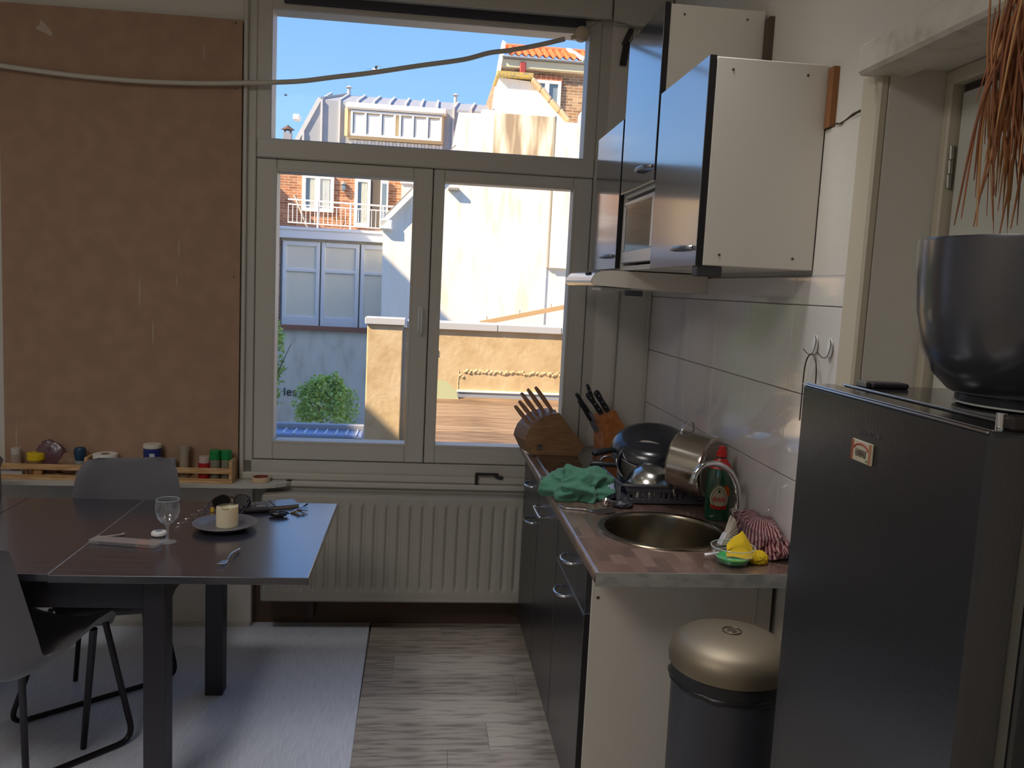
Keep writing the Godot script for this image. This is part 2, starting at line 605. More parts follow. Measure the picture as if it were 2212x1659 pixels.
func added_fill_lights():
	# added fill lights, out of view: a ceiling panel and two wide downlights
	var dm = mt("fill_diffuser", rgb(240, 240, 240), 0.5)
	dm.emission_enabled = true
	dm.emission = rgb(255, 250, 244)
	dm.emission_energy_multiplier = 1.0
	var fm = mt("fill_frame", rgb(230, 230, 228), 0.5)
	var x = -1.5
	var z = -0.3
	var p = thing("added_fill_panel", "large square fill light panel added out of view over the dining side of the room", "ceiling light", V(x, 3.04, z))
	put(p, "frame", B(x - 0.63, 3.05, z - 0.63, x + 0.63, 3.1, z + 0.63, 0.004), fm)
	put(p, "diffuser", B(x - 0.6, 3.043, z - 0.6, x + 0.6, 3.051, z + 0.6), dm)
	var a = AreaLight3D.new()
	a.name = "fill_panel_light"
	a.area_size = Vector2(1.2, 1.2)
	a.light_color = rgb(255, 250, 246)
	a.light_energy = 2.6
	a.area_range = 12.0
	a.shadow_enabled = true
	a.rotation_degrees = V(-90, 0, 0)
	p.add_child(a)
	a.position = V(0, -0.004, 0)
	var e = [[-1.35, -2.2, 2.2, 46.0, "wide round fill lamp added out of view above the dining table"], [0.52, -2.15, 2.6, 41.0, "wide round fill lamp added out of view above the kitchen aisle"]]
	for k in 2:
		var dx = Transform3D(Basis(), V(e[k][0], 0, e[k][1]))
		var t = thing("added_downlight", e[k][4], "added_downlight", V(e[k][0], 3.03, e[k][1]))
		put(t, "ring", M.new().lathe([Vector2(0.225, 3.1), Vector2(0.225, 3.04), Vector2(0.24, 3.035), Vector2(0.245, 3.10)], 48, dx), fm)
		put(t, "fill_lens", M.new().lathe([Vector2(0, 3.045), Vector2(0.222, 3.046), Vector2(0.222, 3.1)], 48, dx), dm)
		var l = SpotLight3D.new()
		l.name = "fill_beam"
		l.spot_angle = e[k][3]
		l.spot_angle_attenuation = 1.0
		l.spot_range = 12.0
		l.spot_attenuation = 2.0
		l.light_size = 0.22
		l.light_color = rgb(248, 248, 252)
		l.light_energy = e[k][2]
		l.shadow_enabled = true
		l.rotation_degrees = V(-90, 0, 0)
		t.add_child(l)

func poly(a) -> PackedVector2Array:
	return PackedVector2Array(a)

func wall_poly(a, z, depth) -> M:
	return M.new().prism(poly(a), depth, Transform3D(Basis(), V(0, 0, z)))

func brick_image(seed_, cols, mortar) -> ImageTexture:
	var r = RandomNumberGenerator.new()
	r.seed = seed_
	var im = Image.create(512, 512, false, Image.FORMAT_RGB8)
	im.fill(mortar)
	for j in 16:
		for i in 8:
			var x = i * 64 + (32 if j % 2 else 0)
			var c = cols[r.randi() % cols.size()].lightened(r.randf() * 0.12).darkened(r.randf() * 0.12)
			var rect = Rect2i(x + 2, j * 32 + 3, 60, 26)
			im.fill_rect(rect, c)
			if x + 64 > 512:
				im.fill_rect(Rect2i(0, j * 32 + 3, 30, 26), c)
	return ImageTexture.create_from_image(im)

func far_window(parent, nm, x0, x1, y0, y1, z, bars, fw, frame, glass, curtains = [], cur_mat = null):
	# a window of a house across the yard: frame as the part, panes and curtains in it
	var m = M.new()
	m.box(V(x0, y0, z - 0.05), V(x0 + fw, y1, z + 0.04))
	m.box(V(x1 - fw, y0, z - 0.05), V(x1, y1, z + 0.04))
	m.box(V(x0 + fw, y0, z - 0.05), V(x1 - fw, y0 + fw, z + 0.04))
	m.box(V(x0 + fw, y1 - fw, z - 0.05), V(x1 - fw, y1, z + 0.04))
	for b in bars:
		m.box(V(b - fw * 0.7, y0 + fw, z - 0.05), V(b + fw * 0.7, y1 - fw, z + 0.045))
	var o = put(parent, nm, m, frame)
	var e = [x0 + fw * 0.5]
	for b in bars:
		e.append(b)
	e.append(x1 - fw * 0.5)
	for k in e.size() - 1:
		put(o, "pane", B(e[k] + 0.01, y0 + fw * 0.5, z - 0.02, e[k + 1] - 0.01, y1 - fw * 0.5, z - 0.005), glass)
	for c in curtains:
		var rows = []
		for yy in [y0 + fw, y1 - fw]:
			var row = PackedVector3Array()
			for i in 25:
				var x = lerpf(c[0], c[1], i / 24.0)
				row.append(V(x, yy, z + 0.012 + 0.01 * sin(i * 1.7)))
			rows.append(row)
		var cm = M.new().grid(rows)
		put(o, "curtain", cm, cur_mat)
	return o

func leaves(count, c, size, sd, leaf, hole = 0.55) -> MultiMesh:
	var r = RandomNumberGenerator.new()
	r.seed = sd
	var mm = MultiMesh.new()
	mm.transform_format = MultiMesh.TRANSFORM_3D
	mm.use_colors = true
	var l = M.new()
	l.quad(V(0, 0, 0), V(leaf * 0.32, 0, leaf * 0.5), V(0, 0.02 * leaf, leaf), V(-leaf * 0.32, 0, leaf * 0.5))
	mm.mesh = l.mesh()
	mm.instance_count = count
	for i in count:
		var d = V(r.randfn(), r.randfn(), r.randfn()).normalized()
		d.y = d.y if d.y > -0.5 else -d.y
		var k = lerpf(hole, 1.0, sqrt(r.randf())) * (0.86 + 0.2 * sin(d.x * 5.0 + sd) * cos(d.z * 6.0 + d.y * 4.0))
		var b = Basis.from_euler(V(r.randf_range(-1.2, 0.6), r.randf() * TAU, r.randf_range(-0.7, 0.7))).scaled(Vector3.ONE * r.randf_range(0.7, 1.3))
		mm.set_instance_transform(i, Transform3D(b, c + d * size * k))
		var g = r.randf()
		mm.set_instance_color(i, Color(0.36 + 0.30 * g, 0.52 + 0.22 * g, 0.14 + 0.10 * g))
	return mm

func bush(nm, label, c, size, n, sd, leaf, group = ""):
	var base = V(c.x, c.y - size.y * 0.8, c.z)
	var t = thing(nm, label, "bush", base, group)
	var f = MultiMeshInstance3D.new()
	f.name = "foliage"
	f.multimesh = leaves(n, c - base, size, sd, leaf)
	var lm = mt("leaf", Color.WHITE, 0.6, {"back": Color(0.5, 0.6, 0.2), "two": true})
	lm.vertex_color_use_as_albedo = true
	f.material_override = lm
	f.set_meta("kind", "stuff")
	t.add_child(f)
	var st = M.new()
	var r = RandomNumberGenerator.new()
	r.seed = sd
	for i in 7:
		var d = V(r.randfn() * 0.5, 1.0, r.randfn() * 0.5)
		st.tube([base, base + d * size * 0.5, base + (d + V(r.randfn() * 0.3, 0.5, r.randfn() * 0.3)) * size * 0.8], [leaf * 0.15, leaf * 0.1, leaf * 0.04], 5)
	put(t, "stem", st, mt("bark", rgb(96, 78, 56), 0.9))

func courtyard():
	var cream = mt("cream_render", Color.WHITE, 0.85, {"tex": noise(51, 0.012, [rgb(188, 162, 120), rgb(198, 173, 132), rgb(206, 183, 144)], [0.1, 0.45, 0.8], 5), "s": V(0.5, 0.5, 0.5), "bump": noise(52, 0.05, [], [], 4), "bs": 0.2})
	var white_r = mt("white_render", Color.WHITE, 0.85, {"tex": noise(53, 0.010, [rgb(232, 220, 198), rgb(243, 235, 220), rgb(247, 241, 228)], [0.1, 0.32, 0.7], 4), "s": V(0.8, 0.14, 0.8)})
	var stained = mt("stained_render", Color.WHITE, 0.85, {"tex": noise(54, 0.010, [rgb(176, 152, 124), rgb(216, 194, 160), rgb(244, 234, 212)], [0.25, 0.45, 0.68], 4), "s": V(0.7, 0.10, 0.7)})
	var grey_r = mt("grey_render", Color.WHITE, 0.85, {"tex": noise(55, 0.012, [rgb(220, 212, 200), rgb(240, 233, 222), rgb(245, 239, 229)], [0.1, 0.5, 0.9], 5), "s": V(0.5, 0.2, 0.5)})
	var zinc = mt("zinc", rgb(166, 168, 172), 0.5, {"metal": 0.25})
	var zinc_l = mt("zinc_light", rgb(196, 197, 198), 0.5, {"metal": 0.15})
	var wpaint = mt("outdoor_white", rgb(238, 236, 230), 0.5)
	var bluewhite = mt("outdoor_frame", rgb(226, 230, 238), 0.5)
	var lead = mt("lead", rgb(150, 146, 138), 0.6)
	var glass = mt("far_glass", rgb(120, 136, 146), 0.06, {"spec": 0.6})
	var curtain = mt("far_curtain", rgb(232, 230, 214), 0.9)
	var bs = V(1 / 1.76, 1 / 1.04, 1 / 1.76)
	var brick = mt("brick", Color.WHITE, 0.9, {"tex": brick_image(5, [rgb(176, 112, 74), rgb(158, 96, 62), rgb(190, 128, 90)], rgb(196, 178, 154)), "s": bs})
	var brick2 = mt("brick_brown", Color.WHITE, 0.9, {"tex": brick_image(9, [rgb(160, 122, 88), rgb(142, 106, 76), rgb(178, 142, 106)], rgb(190, 174, 150)), "s": bs})
	solo("courtyard_ground", B(-14, -1.55, -40, 14, -1.4, -4.05), mt("concrete", Color.WHITE, 0.9, {"tex": noise(56, 0.02, [rgb(196, 188, 172), rgb(222, 214, 200)], [], 4), "s": V(0.3, 0.3, 0.3)}), "pale concrete courtyard ground between the houses", "ground")
	get_node("courtyard_ground").set_meta("kind", "structure")
	# low cream wall with lead coping
	var a = thing("garden_wall", "low cream rendered garden wall with grey lead coping beyond the flat roof", "wall", V(0.4, -1.4, -8))
	put(a, "pier", B(-0.522, -1.4, -8.05, -0.188, 1.222, -7.86, 0.01), cream)
	put(a, "coping", B(-0.542, 1.222, -8.07, -0.17, 1.288, -7.83, 0.006), zinc_l)
	put(a, "wall_panel", B(-0.165, -1.4, -8.3, 3.2, 1.195, -8.0), cream)
	for k in 4:
		var x0 = -0.16 + k * 0.62 + (0.25 if k else 0.0)
		var x1 = -0.16 + (k + 1) * 0.62 + 0.25
		put(a, "coping", B(x0 + 0.003, 1.195, -8.33, x1 - 0.003, 1.265, -7.965, 0.006), zinc_l)
	put(a, "joint", B(-0.185, -1.4, -7.99, -0.165, 1.2, -7.9), lead)
	var mr = M.new()
	var r = RandomNumberGenerator.new()
	r.seed = 4
	for k in 46:
		var x = 0.37 + k * 0.0215
		mr.append_lump(V(x, 0.80 + r.randf_range(-0.012, 0.012) - (0.05 if k < 2 else 0.0), -7.998), V(0.020, 0.010 + r.randf() * 0.012, 0.006 + r.randf() * 0.006), k)
	for k in 6:
		mr.append_lump(V(0.345 + r.randf() * 0.01, 0.78 - k * 0.045, -7.999), V(0.006, 0.03, 0.005), 90 + k)
	put(a, "mortar_ridge", mr, cream)
	put(a, "base_strip", B(0.34, 0.60, -8.0, 3.2, 0.618, -7.965, 0.003), wpaint)
	put(a, "upstand", B(0.34, 0.54, -8.0, 3.2, 0.60, -7.978), zinc)
	# flat roof with brown boards just outside
	var fr = thing("flat_roof", "flat roof of weathered brown boards below the right window pane", "roof", V(0.9, 0.4, -6.4))
	put(fr, "roof_slab", B(0.0, 0.30, -7.97, 2.8, 0.53, -4.6), lead)
	var dt = []
	for k in 3:
		var c = [rgb(142, 112, 78), rgb(130, 102, 72), rgb(150, 122, 88)][k]
		dt.append(mt("deck_%d" % k, Color.WHITE, 0.75, {"tex": noise(60 + k, 0.012, [c.darkened(0.3), c, c.lightened(0.15)], [0.2, 0.5, 0.85], 4), "s": V(0.35, 1, 5.0)}))
	for k in 14:
		var z0 = -7.9 + k * 0.235
		put(fr, "roof_board", B(0.02, 0.53, z0, 2.75, 0.56 + 0.002 * (k % 2), z0 + 0.228, 0.004), dt[rng.randi() % 3])
	put(fr, "felt_flap", M.new().prism(poly([Vector2(0, 0), Vector2(0.3, 0), Vector2(0.27, 0.10), Vector2(0.18, 0.19), Vector2(0.05, 0.21), Vector2(0, 0.12)]), 0.05, Transform3D(Basis(V(1, 0, 0), V(0, 0.82, -0.57), V(0, 0.57, 0.82)), V(0.05, 0.56, -7.75))), mt("felt", rgb(148, 150, 116), 0.9))
	# zinc gutter on the near roof edge
	var gu = thing("roof_gutter", "blue grey zinc gutter with clips beyond the left window pane", "gutter", V(-0.85, 0.3, -6.5))
	put(gu, "gutter_trough", B(-2.2, 0.40, -6.62, -0.44, 0.435, -6.42, 0.01), mt("gutter_blue", rgb(150, 166, 198), 0.35, {"metal": 0.2}))
	put(gu, "gutter_edge", B(-2.2, 0.425, -6.68, -0.44, 0.478, -6.62, 0.006), zinc)
	put(gu, "roof_edge", B(-2.2, 0.25, -6.42, -0.44, 0.395, -6.1, 0.004), cream)
	for k in 22:
		put(gu, "clip", B(-2.15 + k * 0.079, 0.434, -6.63, -2.15 + k * 0.079 + 0.008, 0.444, -6.415), wpaint)
	# white rendered house on the right
	var c = thing("rendered_house", "tall white rendered house wall with a sloping verge behind the garden wall", "building", V(1.5, -1.4, -15))
	put(c, "wall_panel", wall_poly([Vector2(-0.64, -1.4), Vector2(1.87, -1.4), Vector2(1.87, 4.29), Vector2(0.76, 4.28), Vector2(0.76, 4.22), Vector2(0.41, 4.21), Vector2(0.40, 3.64), Vector2(-0.23, 2.95), Vector2(-0.67, 2.48)], -13, 4), white_r)
	put(c, "stained_patch", B(0.95, 3.3, -13.0, 1.86, 4.24, -12.985), stained)
	put(c, "verge", M.new().bar(V(-0.70, 2.47, -12.97), V(0.40, 3.67, -12.97), 0.14, 0.07), wpaint)
	put(c, "verge_flashing", M.new().bar(V(-0.62, 2.62, -12.93), V(0.38, 3.71, -12.93), 0.05, 0.03), lead)
	put(c, "verge_foot", B(-0.72, 2.40, -13.2, -0.52, 2.56, -12.9, 0.02), wpaint)
	put(c, "wall_panel", B(1.905, 1.96, -17, 6, 4.17, -12.95), white_r)
	put(c, "wall_panel", B(1.87, -1.4, -17, 6, 1.96, -13.02), white_r)
	put(c, "shadow_gap_strip", M.new().tube([V(1.885, 1.96, -12.99), V(1.885, 4.25, -12.99)], 0.022, 8), lead)  # dark strip put in for the shadow gap between wall blocks
	put(c, "overflow_spout", B(0.29, 3.04, -13, 0.46, 3.09, -12.9, 0.01), lead)
	put(c, "sloping_rail", M.new().bar(V(0.85, 1.06, -12.7), V(2.7, 1.50, -12.7), 0.05, 0.07), mt("rail_tan", rgb(196, 160, 116), 0.7))
	for x in [0.95, 1.45, 1.93]:
		put(c, "rail_pin", M.new().tube([V(x, 1.06 + (x - 0.85) * 0.238, -12.7), V(x, 1.15 + (x - 0.85) * 0.238, -12.7)], 0.008, 6), lead)
	# gable piece with clay coping behind it
	var c2 = thing("gable_wall", "cream gable stub with mossy cap and stepped clay coping before the brick house", "wall", V(1.6, 3.9, -14.3))
	put(c2, "wall_panel", wall_poly([Vector2(1.07, 3.6), Vector2(2.3, 3.6), Vector2(2.22, 4.36), Vector2(1.58, 4.98), Vector2(1.07, 5.01)], -14, 0.6), white_r)
	put(c2, "mossy_cap", B(1.03, 5.01, -14.65, 1.63, 5.09, -13.9, 0.01), mt("moss", Color.WHITE, 0.95, {"tex": noise(58, 0.03, [rgb(150, 140, 100), rgb(176, 160, 110), rgb(214, 166, 60)], [0.3, 0.5, 0.8]), "s": V(1, 1, 1)}))
	for k in 4:
		var p = V(1.60, 4.99, -13.95).lerp(V(2.24, 4.37, -13.95), k / 4.0)
		var q = V(1.60, 4.99, -13.95).lerp(V(2.24, 4.37, -13.95), (k + 0.97) / 4.0)
		put(c2, "coping_tile", M.new().bar(p + V(0, 0.012 * (k % 2), 0), q, 0.3, 0.06, 0.02), mt("coping_clay", rgb(206, 176, 140), 0.8))
	# brick house with an orange roof
	var d = thing("brick_house", "brown brick house with bright orange tiled roof at the right of the top pane", "building", V(2.8, -1.4, -21))
	put(d, "wall_panel", B(1.50, -1.4, -24, 6.5, 6.66, -20), brick2)
	put(d, "cornice", B(1.50, 6.66, -20.2, 6.5, 6.86, -19.85, 0.02), mt("cornice", rgb(232, 214, 176), 0.6))
	put(d, "gutter", B(1.56, 6.86, -19.95, 6.5, 6.91, -19.75, 0.02), zinc)
	var rt = M.new()
	var rows = []
	var nr = 9
	for j in nr + 1:
		for s in 2:
			var f = (j + (0.0 if s == 0 else 0.96)) / (nr + 1.0)
			var row = PackedVector3Array()
			for i in 181:
				var x = 1.66 + i * (4.8 / 180.0)
				row.append(V(x, lerpf(6.90, 7.42, f) + 0.028 * sin(i * TAU / 6.0) + (0.045 if s == 0 else 0.0), lerpf(-19.75, -20.95, f)))
			rows.append(row)
	rt.grid(rows)
	tag(put(d, "roof_tiles", rt, mt("roof_tile", Color.WHITE, 0.75, {"tex": noise(59, 0.05, [rgb(206, 84, 40), rgb(232, 108, 60), rgb(240, 128, 82)], [0.2, 0.5, 0.8]), "s": V(1, 1, 1)})), "", "", "", "stuff")
	put(d, "ridge", M.new().tube([V(1.62, 7.44, -20.95), V(6.4, 7.44, -20.95)], 0.06, 8), mt("ridge_tile", rgb(222, 120, 84), 0.8))
	put(d, "verge", wall_poly([Vector2(1.40, 5.7), Vector2(1.50, 5.7), Vector2(1.56, 6.7), Vector2(1.64, 7.2), Vector2(1.56, 7.24), Vector2(1.48, 6.7)], -19.8, 0.3), wpaint)
	put(d, "verge", M.new().bar(V(3.48, 6.92, -19.7), V(3.26, 7.46, -20.9), 0.1, 0.06), wpaint)
	put(d, "vent", B(1.99, 6.5, -20, 2.13, 6.80, -19.8, 0.02), mt("vent_red", rgb(160, 60, 56), 0.6))
	var lint = put(d, "lintel", B(2.30, 6.47, -20, 3.02, 6.58, -19.97), mt("lintel_brick", rgb(206, 140, 100), 0.9))
	for k in 12:
		put(lint, "brick", B(2.305 + k * 0.0595, 6.472, -19.97, 2.305 + k * 0.0595 + 0.052, 6.578, -19.955, 0.004), mt("brick_plain_%d" % (k % 2), rgb(204, 136, 98) if k % 2 else rgb(190, 118, 82), 0.9))
	far_window(d, "window", 2.32, 2.99, 5.6, 6.46, -19.97, [2.66], 0.07, wpaint, glass)
	put(d, "dormer_cheek", wall_poly([Vector2(3.42, 5.3), Vector2(3.9, 5.3), Vector2(3.9, 6.1), Vector2(3.6, 5.95), Vector2(3.42, 5.7)], -19.5, 0.4), wpaint)
	# zinc mansard house straight across
	var e = thing("mansard_house", "grey zinc mansard house with a white dormer and brick balcony front", "building", V(-1, -1.4, -24))
	put(e, "wall_panel", B(-4.6, -1.4, -26, 1.45, 4.55, -22), brick)
	put(e, "roof_lower", M.new().prism(poly([Vector2(-3.62, 4.5), Vector2(1.4, 4.5), Vector2(1.4, 6.06), Vector2(-2.79, 6.08)]), 4.0, Transform3D(Basis(), V(0, 0, -22))), zinc)
	var up = M.new()
	up.quad(V(-2.80, 6.08, -22.0), V(1.42, 6.05, -22.0), V(1.62, 6.42, -22.9), V(-2.2, 6.42, -22.9))
	up.quad(V(-2.2, 6.42, -22.9), V(1.62, 6.42, -22.9), V(1.62, 6.3, -26), V(-2.2, 6.3, -26))
	put(e, "roof_upper", up, zinc)
	put(e, "roof_edge", M.new().bar(V(-3.62, 4.5, -21.98), V(-2.79, 6.10, -21.98), 0.06, 0.1), zinc_l)
	put(e, "roof_edge", M.new().bar(V(-2.79, 6.10, -21.98), V(-2.2, 6.44, -22.88), 0.06, 0.06), zinc)
	for x in [-3.18, -2.74, -2.30, 0.56, 1.0]:
		put(e, "roof_seam", B(x - 0.025, 4.5, -22.0, x + 0.025, 6.07 if x > -2.8 else 5.3, -21.93), zinc_l)
		if x > -2.8:
			put(e, "roof_seam", M.new().bar(V(x, 6.08, -21.98), V(x + 0.14, 6.42, -22.86), 0.05, 0.07), zinc_l)
	for k in 6:
		var x = -1.86 + k * 0.40
		put(e, "roof_seam", M.new().bar(V(x, 6.08, -21.98), V(x + 0.13 - 0.02 * k, 6.42, -22.86), 0.05, 0.08), zinc_l)
	var dorm = put(e, "dormer", B(-2.06, 5.16, -22.6, 0.32, 5.88, -21.84), mt("dormer_wood", rgb(232, 206, 160), 0.7))
	put(dorm, "fascia", B(-2.13, 5.86, -22.6, 0.39, 6.02, -21.720, 0.04), wpaint)
	put(dorm, "side_board", B(-2.15, 5.2, -21.920, -2.07, 5.88, -21.780), mt("dormer_wood", rgb(232, 206, 160)))
	var ex = [-2.0, -1.62, -1.25, -0.88, -0.86, -0.50, -0.13, 0.27]
	var pm = M.new()
	for x in [-2.0, -1.66, -1.28, -0.94, -0.80, -0.48, -0.12, 0.22]:
		pm.box(V(x, 5.22, -21.840), V(x + 0.05, 5.84, -21.780))
	pm.box(V(-2.0, 5.22, -21.840), V(0.27, 5.27, -21.775))
	pm.box(V(-2.0, 5.79, -21.840), V(0.27, 5.84, -21.775))
	put(dorm, "window_frame", pm, wpaint)
	var dg = [glass, mt("far_blind", rgb(240, 240, 232), 0.8)]
	for x in [[-1.95, -1.66], [-1.61, -1.28], [-1.23, -0.94], [-0.75, -0.48], [-0.43, -0.12], [-0.07, 0.22]]:
		put(dorm, "pane", B(x[0] - 0.0, 5.27, -21.835, x[0] + 0.03, 5.79, -21.820), dg[0])
		put(dorm, "blind", B(x[0] + 0.03, 5.27, -21.835, x[1], 5.76, -21.815), dg[1])
	for k in 26:
		put(dorm, "cladding_board", B(-2.02 + k * 0.09, 4.7, -21.99, -2.02 + k * 0.09 + 0.08, 5.14, -21.95 + 0.03 * (k % 2)), wpaint)
	for p in [[-2.16, 6.40], [0.62, 6.40]]:
		var fl = put(e, "flue", M.new().tube([V(p[0], 6.2, -22.85), V(p[0], p[1] + 0.18, -22.85)], 0.045, 10), zinc_l)
		put(fl, "flue_cap", M.new().lathe([Vector2(0, 0), Vector2(0.1, 0.0), Vector2(0.0, 0.06)], 10, Transform3D(Basis(), V(p[0], p[1] + 0.2, -22.85))), zinc_l)
	put(e, "vent_box", B(-3.44, 5.54, -22.2, -3.28, 5.68, -21.95, 0.02), wpaint)
	far_window(e, "window", -3.18, -2.39, 3.30, 4.22, -21.97, [-2.79], 0.09, wpaint, glass, [[-2.98, -2.84], [-2.72, -2.5]], curtain)
	far_window(e, "balcony_door", -1.87, -1.47, 3.0, 4.19, -21.97, [], 0.08, wpaint, glass, [[-1.7, -1.56]], curtain)
	put(e, "doorway", B(-1.47, 3.0, -21.99, -1.20, 4.19, -21.96), mt("doorway_dark", rgb(96, 88, 80), 0.9))
	var leaf = M.new()
	leaf.box(V(-1.22, 3.02, -21.96), V(-1.02, 4.19, -21.90))
	put(e, "door_leaf", leaf, wpaint)
	put(e, "door_glass", B(-1.18, 3.15, -21.90, -1.07, 4.1, -21.895), glass)
	put(e, "white_pier", B(-0.69, 2.9, -22, -0.1, 4.2, -21.8), grey_r)
	put(e, "pier_cap", B(-0.72, 4.12, -22, -0.1, 4.3, -21.75), wpaint)
	var lamp = put(e, "wall_lantern", B(-2.20, 3.88, -21.98, -2.10, 4.02, -21.88, 0.01), glass)
	put(lamp, "lantern_cap", M.new().lathe([Vector2(0, 0), Vector2(0.085, 0), Vector2(0.05, 0.05), Vector2(0, 0.09)], 6, Transform3D(Basis(), V(-2.15, 4.02, -21.93))), lead)
	put(lamp, "lantern_foot", B(-2.18, 3.83, -21.96, -2.12, 3.88, -21.9), lead)
	# balcony railing
	var ra = thing("balcony_railing", "thin white metal balcony railing in front of the brick facade", "railing", V(-2, 2.6, -20))
	var rm = wpaint
	put(ra, "rail", M.new().tube([V(-3.21, 3.40, -20), V(-0.5, 3.36, -20)], 0.022, 6), rm)
	put(ra, "rail", M.new().tube([V(-3.21, 3.29, -20), V(-0.5, 3.25, -20)], 0.016, 6), rm)
	put(ra, "rail", M.new().tube([V(-3.21, 2.88, -20), V(-0.5, 2.84, -20)], 0.016, 6), rm)
	for x in [-2.53, -1.78, -1.03]:
		put(ra, "post", M.new().tube([V(x, 2.58, -20), V(x, 3.39, -20)], 0.022, 6), rm)
	for k in 26:
		var x = -3.2 + k * 0.1
		put(ra, "baluster", M.new().tube([V(x, 2.87, -20), V(x, 3.28, -20)], 0.009, 5), rm)
	var ft = thing("folding_table", "small folded wooden table standing on the far balcony", "table", V(-2.1, 2.6, -21.2))
	put(ft, "table_top", B(-2.3, 3.1, -21.4, -1.98, 3.13, -21.0), mt("tan_wood", rgb(150, 110, 74), 0.7))
	put(ft, "leg", M.new().bar(V(-2.28, 3.1, -21.2), V(-2.08, 2.62, -21.2), 0.03, 0.03), mt("tan_wood", rgb(150, 110, 74)))
	put(ft, "leg", M.new().bar(V(-2.0, 3.1, -21.2), V(-2.2, 2.62, -21.2), 0.03, 0.03), mt("tan_wood", rgb(150, 110, 74)))
	var pk = thing("plank", "long weathered board leaning on the far balcony railing", "board", V(-2.9, 2.6, -20.3))
	put(pk, "board", M.new().bar(V(-3.1, 3.52, -20.25), V(-2.72, 2.66, -20.1), 0.06, 0.03), mt("grey_wood", rgb(176, 166, 150), 0.8))
	# flat-roofed extension with glazed doors
	var f = thing("garage_extension", "flat roofed extension with three white framed glazed panels and a white fascia", "building", V(-1.9, -1.4, -18))
	put(f, "wall_panel", B(-5.5, -1.4, -22, -0.60, 0.60, -17), grey_r)
	put(f, "wall_panel", B(-5.5, 0.60, -22, -2.86, 2.4, -17.0), mt("brick_pink", Color.WHITE, 0.9, {"tex": brick_image(12, [rgb(176, 130, 116), rgb(160, 112, 100)], rgb(200, 186, 172)), "s": bs}))
	put(f, "roof_slab", B(-5.5, 2.38, -22, -0.60, 2.58, -17.02), zinc_l)
	put(f, "fascia", B(-5.5, 2.38, -17.02, -0.60, 2.59, -16.85, 0.01), bluewhite)
	put(f, "fascia_trim", B(-5.5, 2.54, -16.85, -0.60, 2.60, -16.82, 0.01), bluewhite)
	put(f, "brick_sill", B(-2.95, 0.58, -17.02, -0.60, 0.68, -16.9), mt("sill_brick", rgb(150, 108, 92), 0.9))
	var panel = mt("blind_panel", rgb(232, 228, 214), 0.4)
	for x in [[-2.81, -2.09], [-2.06, -1.32], [-1.29, -0.62]]:
		var m = M.new()
		m.box(V(x[0], 0.66, -17.05), V(x[0] + 0.075, 2.33, -16.97), 0.008)
		m.box(V(x[1] - 0.075, 0.66, -17.05), V(x[1], 2.33, -16.97), 0.008)
		for yy in [[0.66, 0.86], [1.735, 1.80], [2.24, 2.33]]:
			m.box(V(x[0] + 0.075, yy[0], -17.05), V(x[1] - 0.075, yy[1], -16.97), 0.008)
		var w = put(f, "glazed_panel", m, bluewhite)
		put(w, "pane", B(x[0] + 0.05, 0.84, -17.03, x[1] - 0.05, 1.75, -17.01), panel)
		put(w, "pane", B(x[0] + 0.05, 1.78, -17.03, x[1] - 0.05, 2.26, -17.01), panel)
	put(f, "back_wall", B(-2.86, 0.6, -22, -0.6, 2.38, -17.1), grey_r)
	var tm = TextMesh.new()
	tm.text = "les"
	tm.font_size = 20
	tm.pixel_size = 0.0105
	tm.depth = 0.01
	tm.horizontal_alignment = HORIZONTAL_ALIGNMENT_LEFT
	var lt = put(f, "wall_lettering", tm, mt("letter_dark", rgb(60, 60, 64), 0.7))
	lt.position = V(-2.76, -0.665, -16.985) - f.position
	# unseen neighbours left of the view, placed to shade the yard
	var g = thing("unseen_row_house", "tall rendered neighbour house out of view at the left, shading the courtyard", "building", V(-8, -1.4, -12))
	put(g, "wall_panel", B(-9.5, -1.4, -16, -7.0, 7.75, -7.0), grey_r)
	put(g, "wall_panel", B(-9.5, -1.4, -7.0, -7.0, 6.3, 0.6), grey_r)
	var h = thing("unseen_cream_house", "low cream house out of view at the far left, reflected in the cabinet doors", "building", V(-5.8, -1.4, -22))
	put(h, "wall_panel", B(-9.0, -1.4, -25, -4.65, 4.67, -20.5), cream)
	far_window(h, "window", -6.3, -5.4, 2.6, 3.8, -20.48, [-5.85], 0.08, wpaint, glass)
	bush("bush", "round green leafy bush growing against the grey courtyard wall", V(-1.36, -0.22, -12), V(0.46, 0.52, 0.42), 5200, 3, 0.055)
	bush("climbing_plant", "light green climbing shrub at the left edge of the left window pane", V(-2.32, 0.75, -12.2), V(0.36, 0.30, 0.36), 1500, 8, 0.06)
	bush("shrub", "broad green garden shrub out of view, middle one of three beside the yard wall", V(-4.2, 0.3, -13.5), V(1.3, 1.7, 1.0), 5000, 21, 0.14, "garden shrubs beside the courtyard wall")  # these shrubs are placed left of view for green reflections
	bush("shrub", "tall green garden shrub out of view, farthest left before the cream house", V(-6.0, 0.4, -14.5), V(1.2, 1.8, 1.1), 5000, 22, 0.14, "garden shrubs beside the courtyard wall")
	bush("shrub", "slim green garden shrub, nearest to the glazed garage panels", V(-2.95, 0.0, -14.6), V(0.62, 1.25, 0.7), 3000, 23, 0.12, "garden shrubs beside the courtyard wall")
	# chimney and birds
	var ch = thing("chimney", "small grey brick chimney with a pointed cap at the left of the sky", "chimney", V(-3.97, 4.2, -24.5))
	put(ch, "stack", B(-4.08, 2.0, -24.6, -3.86, 5.62, -24.4), mt("stack_grey", rgb(140, 146, 160), 0.9))
	put(ch, "cap", M.new().lathe([Vector2(0, 5.70), Vector2(0.2, 5.70), Vector2(0, 5.84)], 4, Transform3D(Basis(), V(-3.97, 0, -24.5))), mt("cap_brown", rgb(96, 76, 70), 0.8))
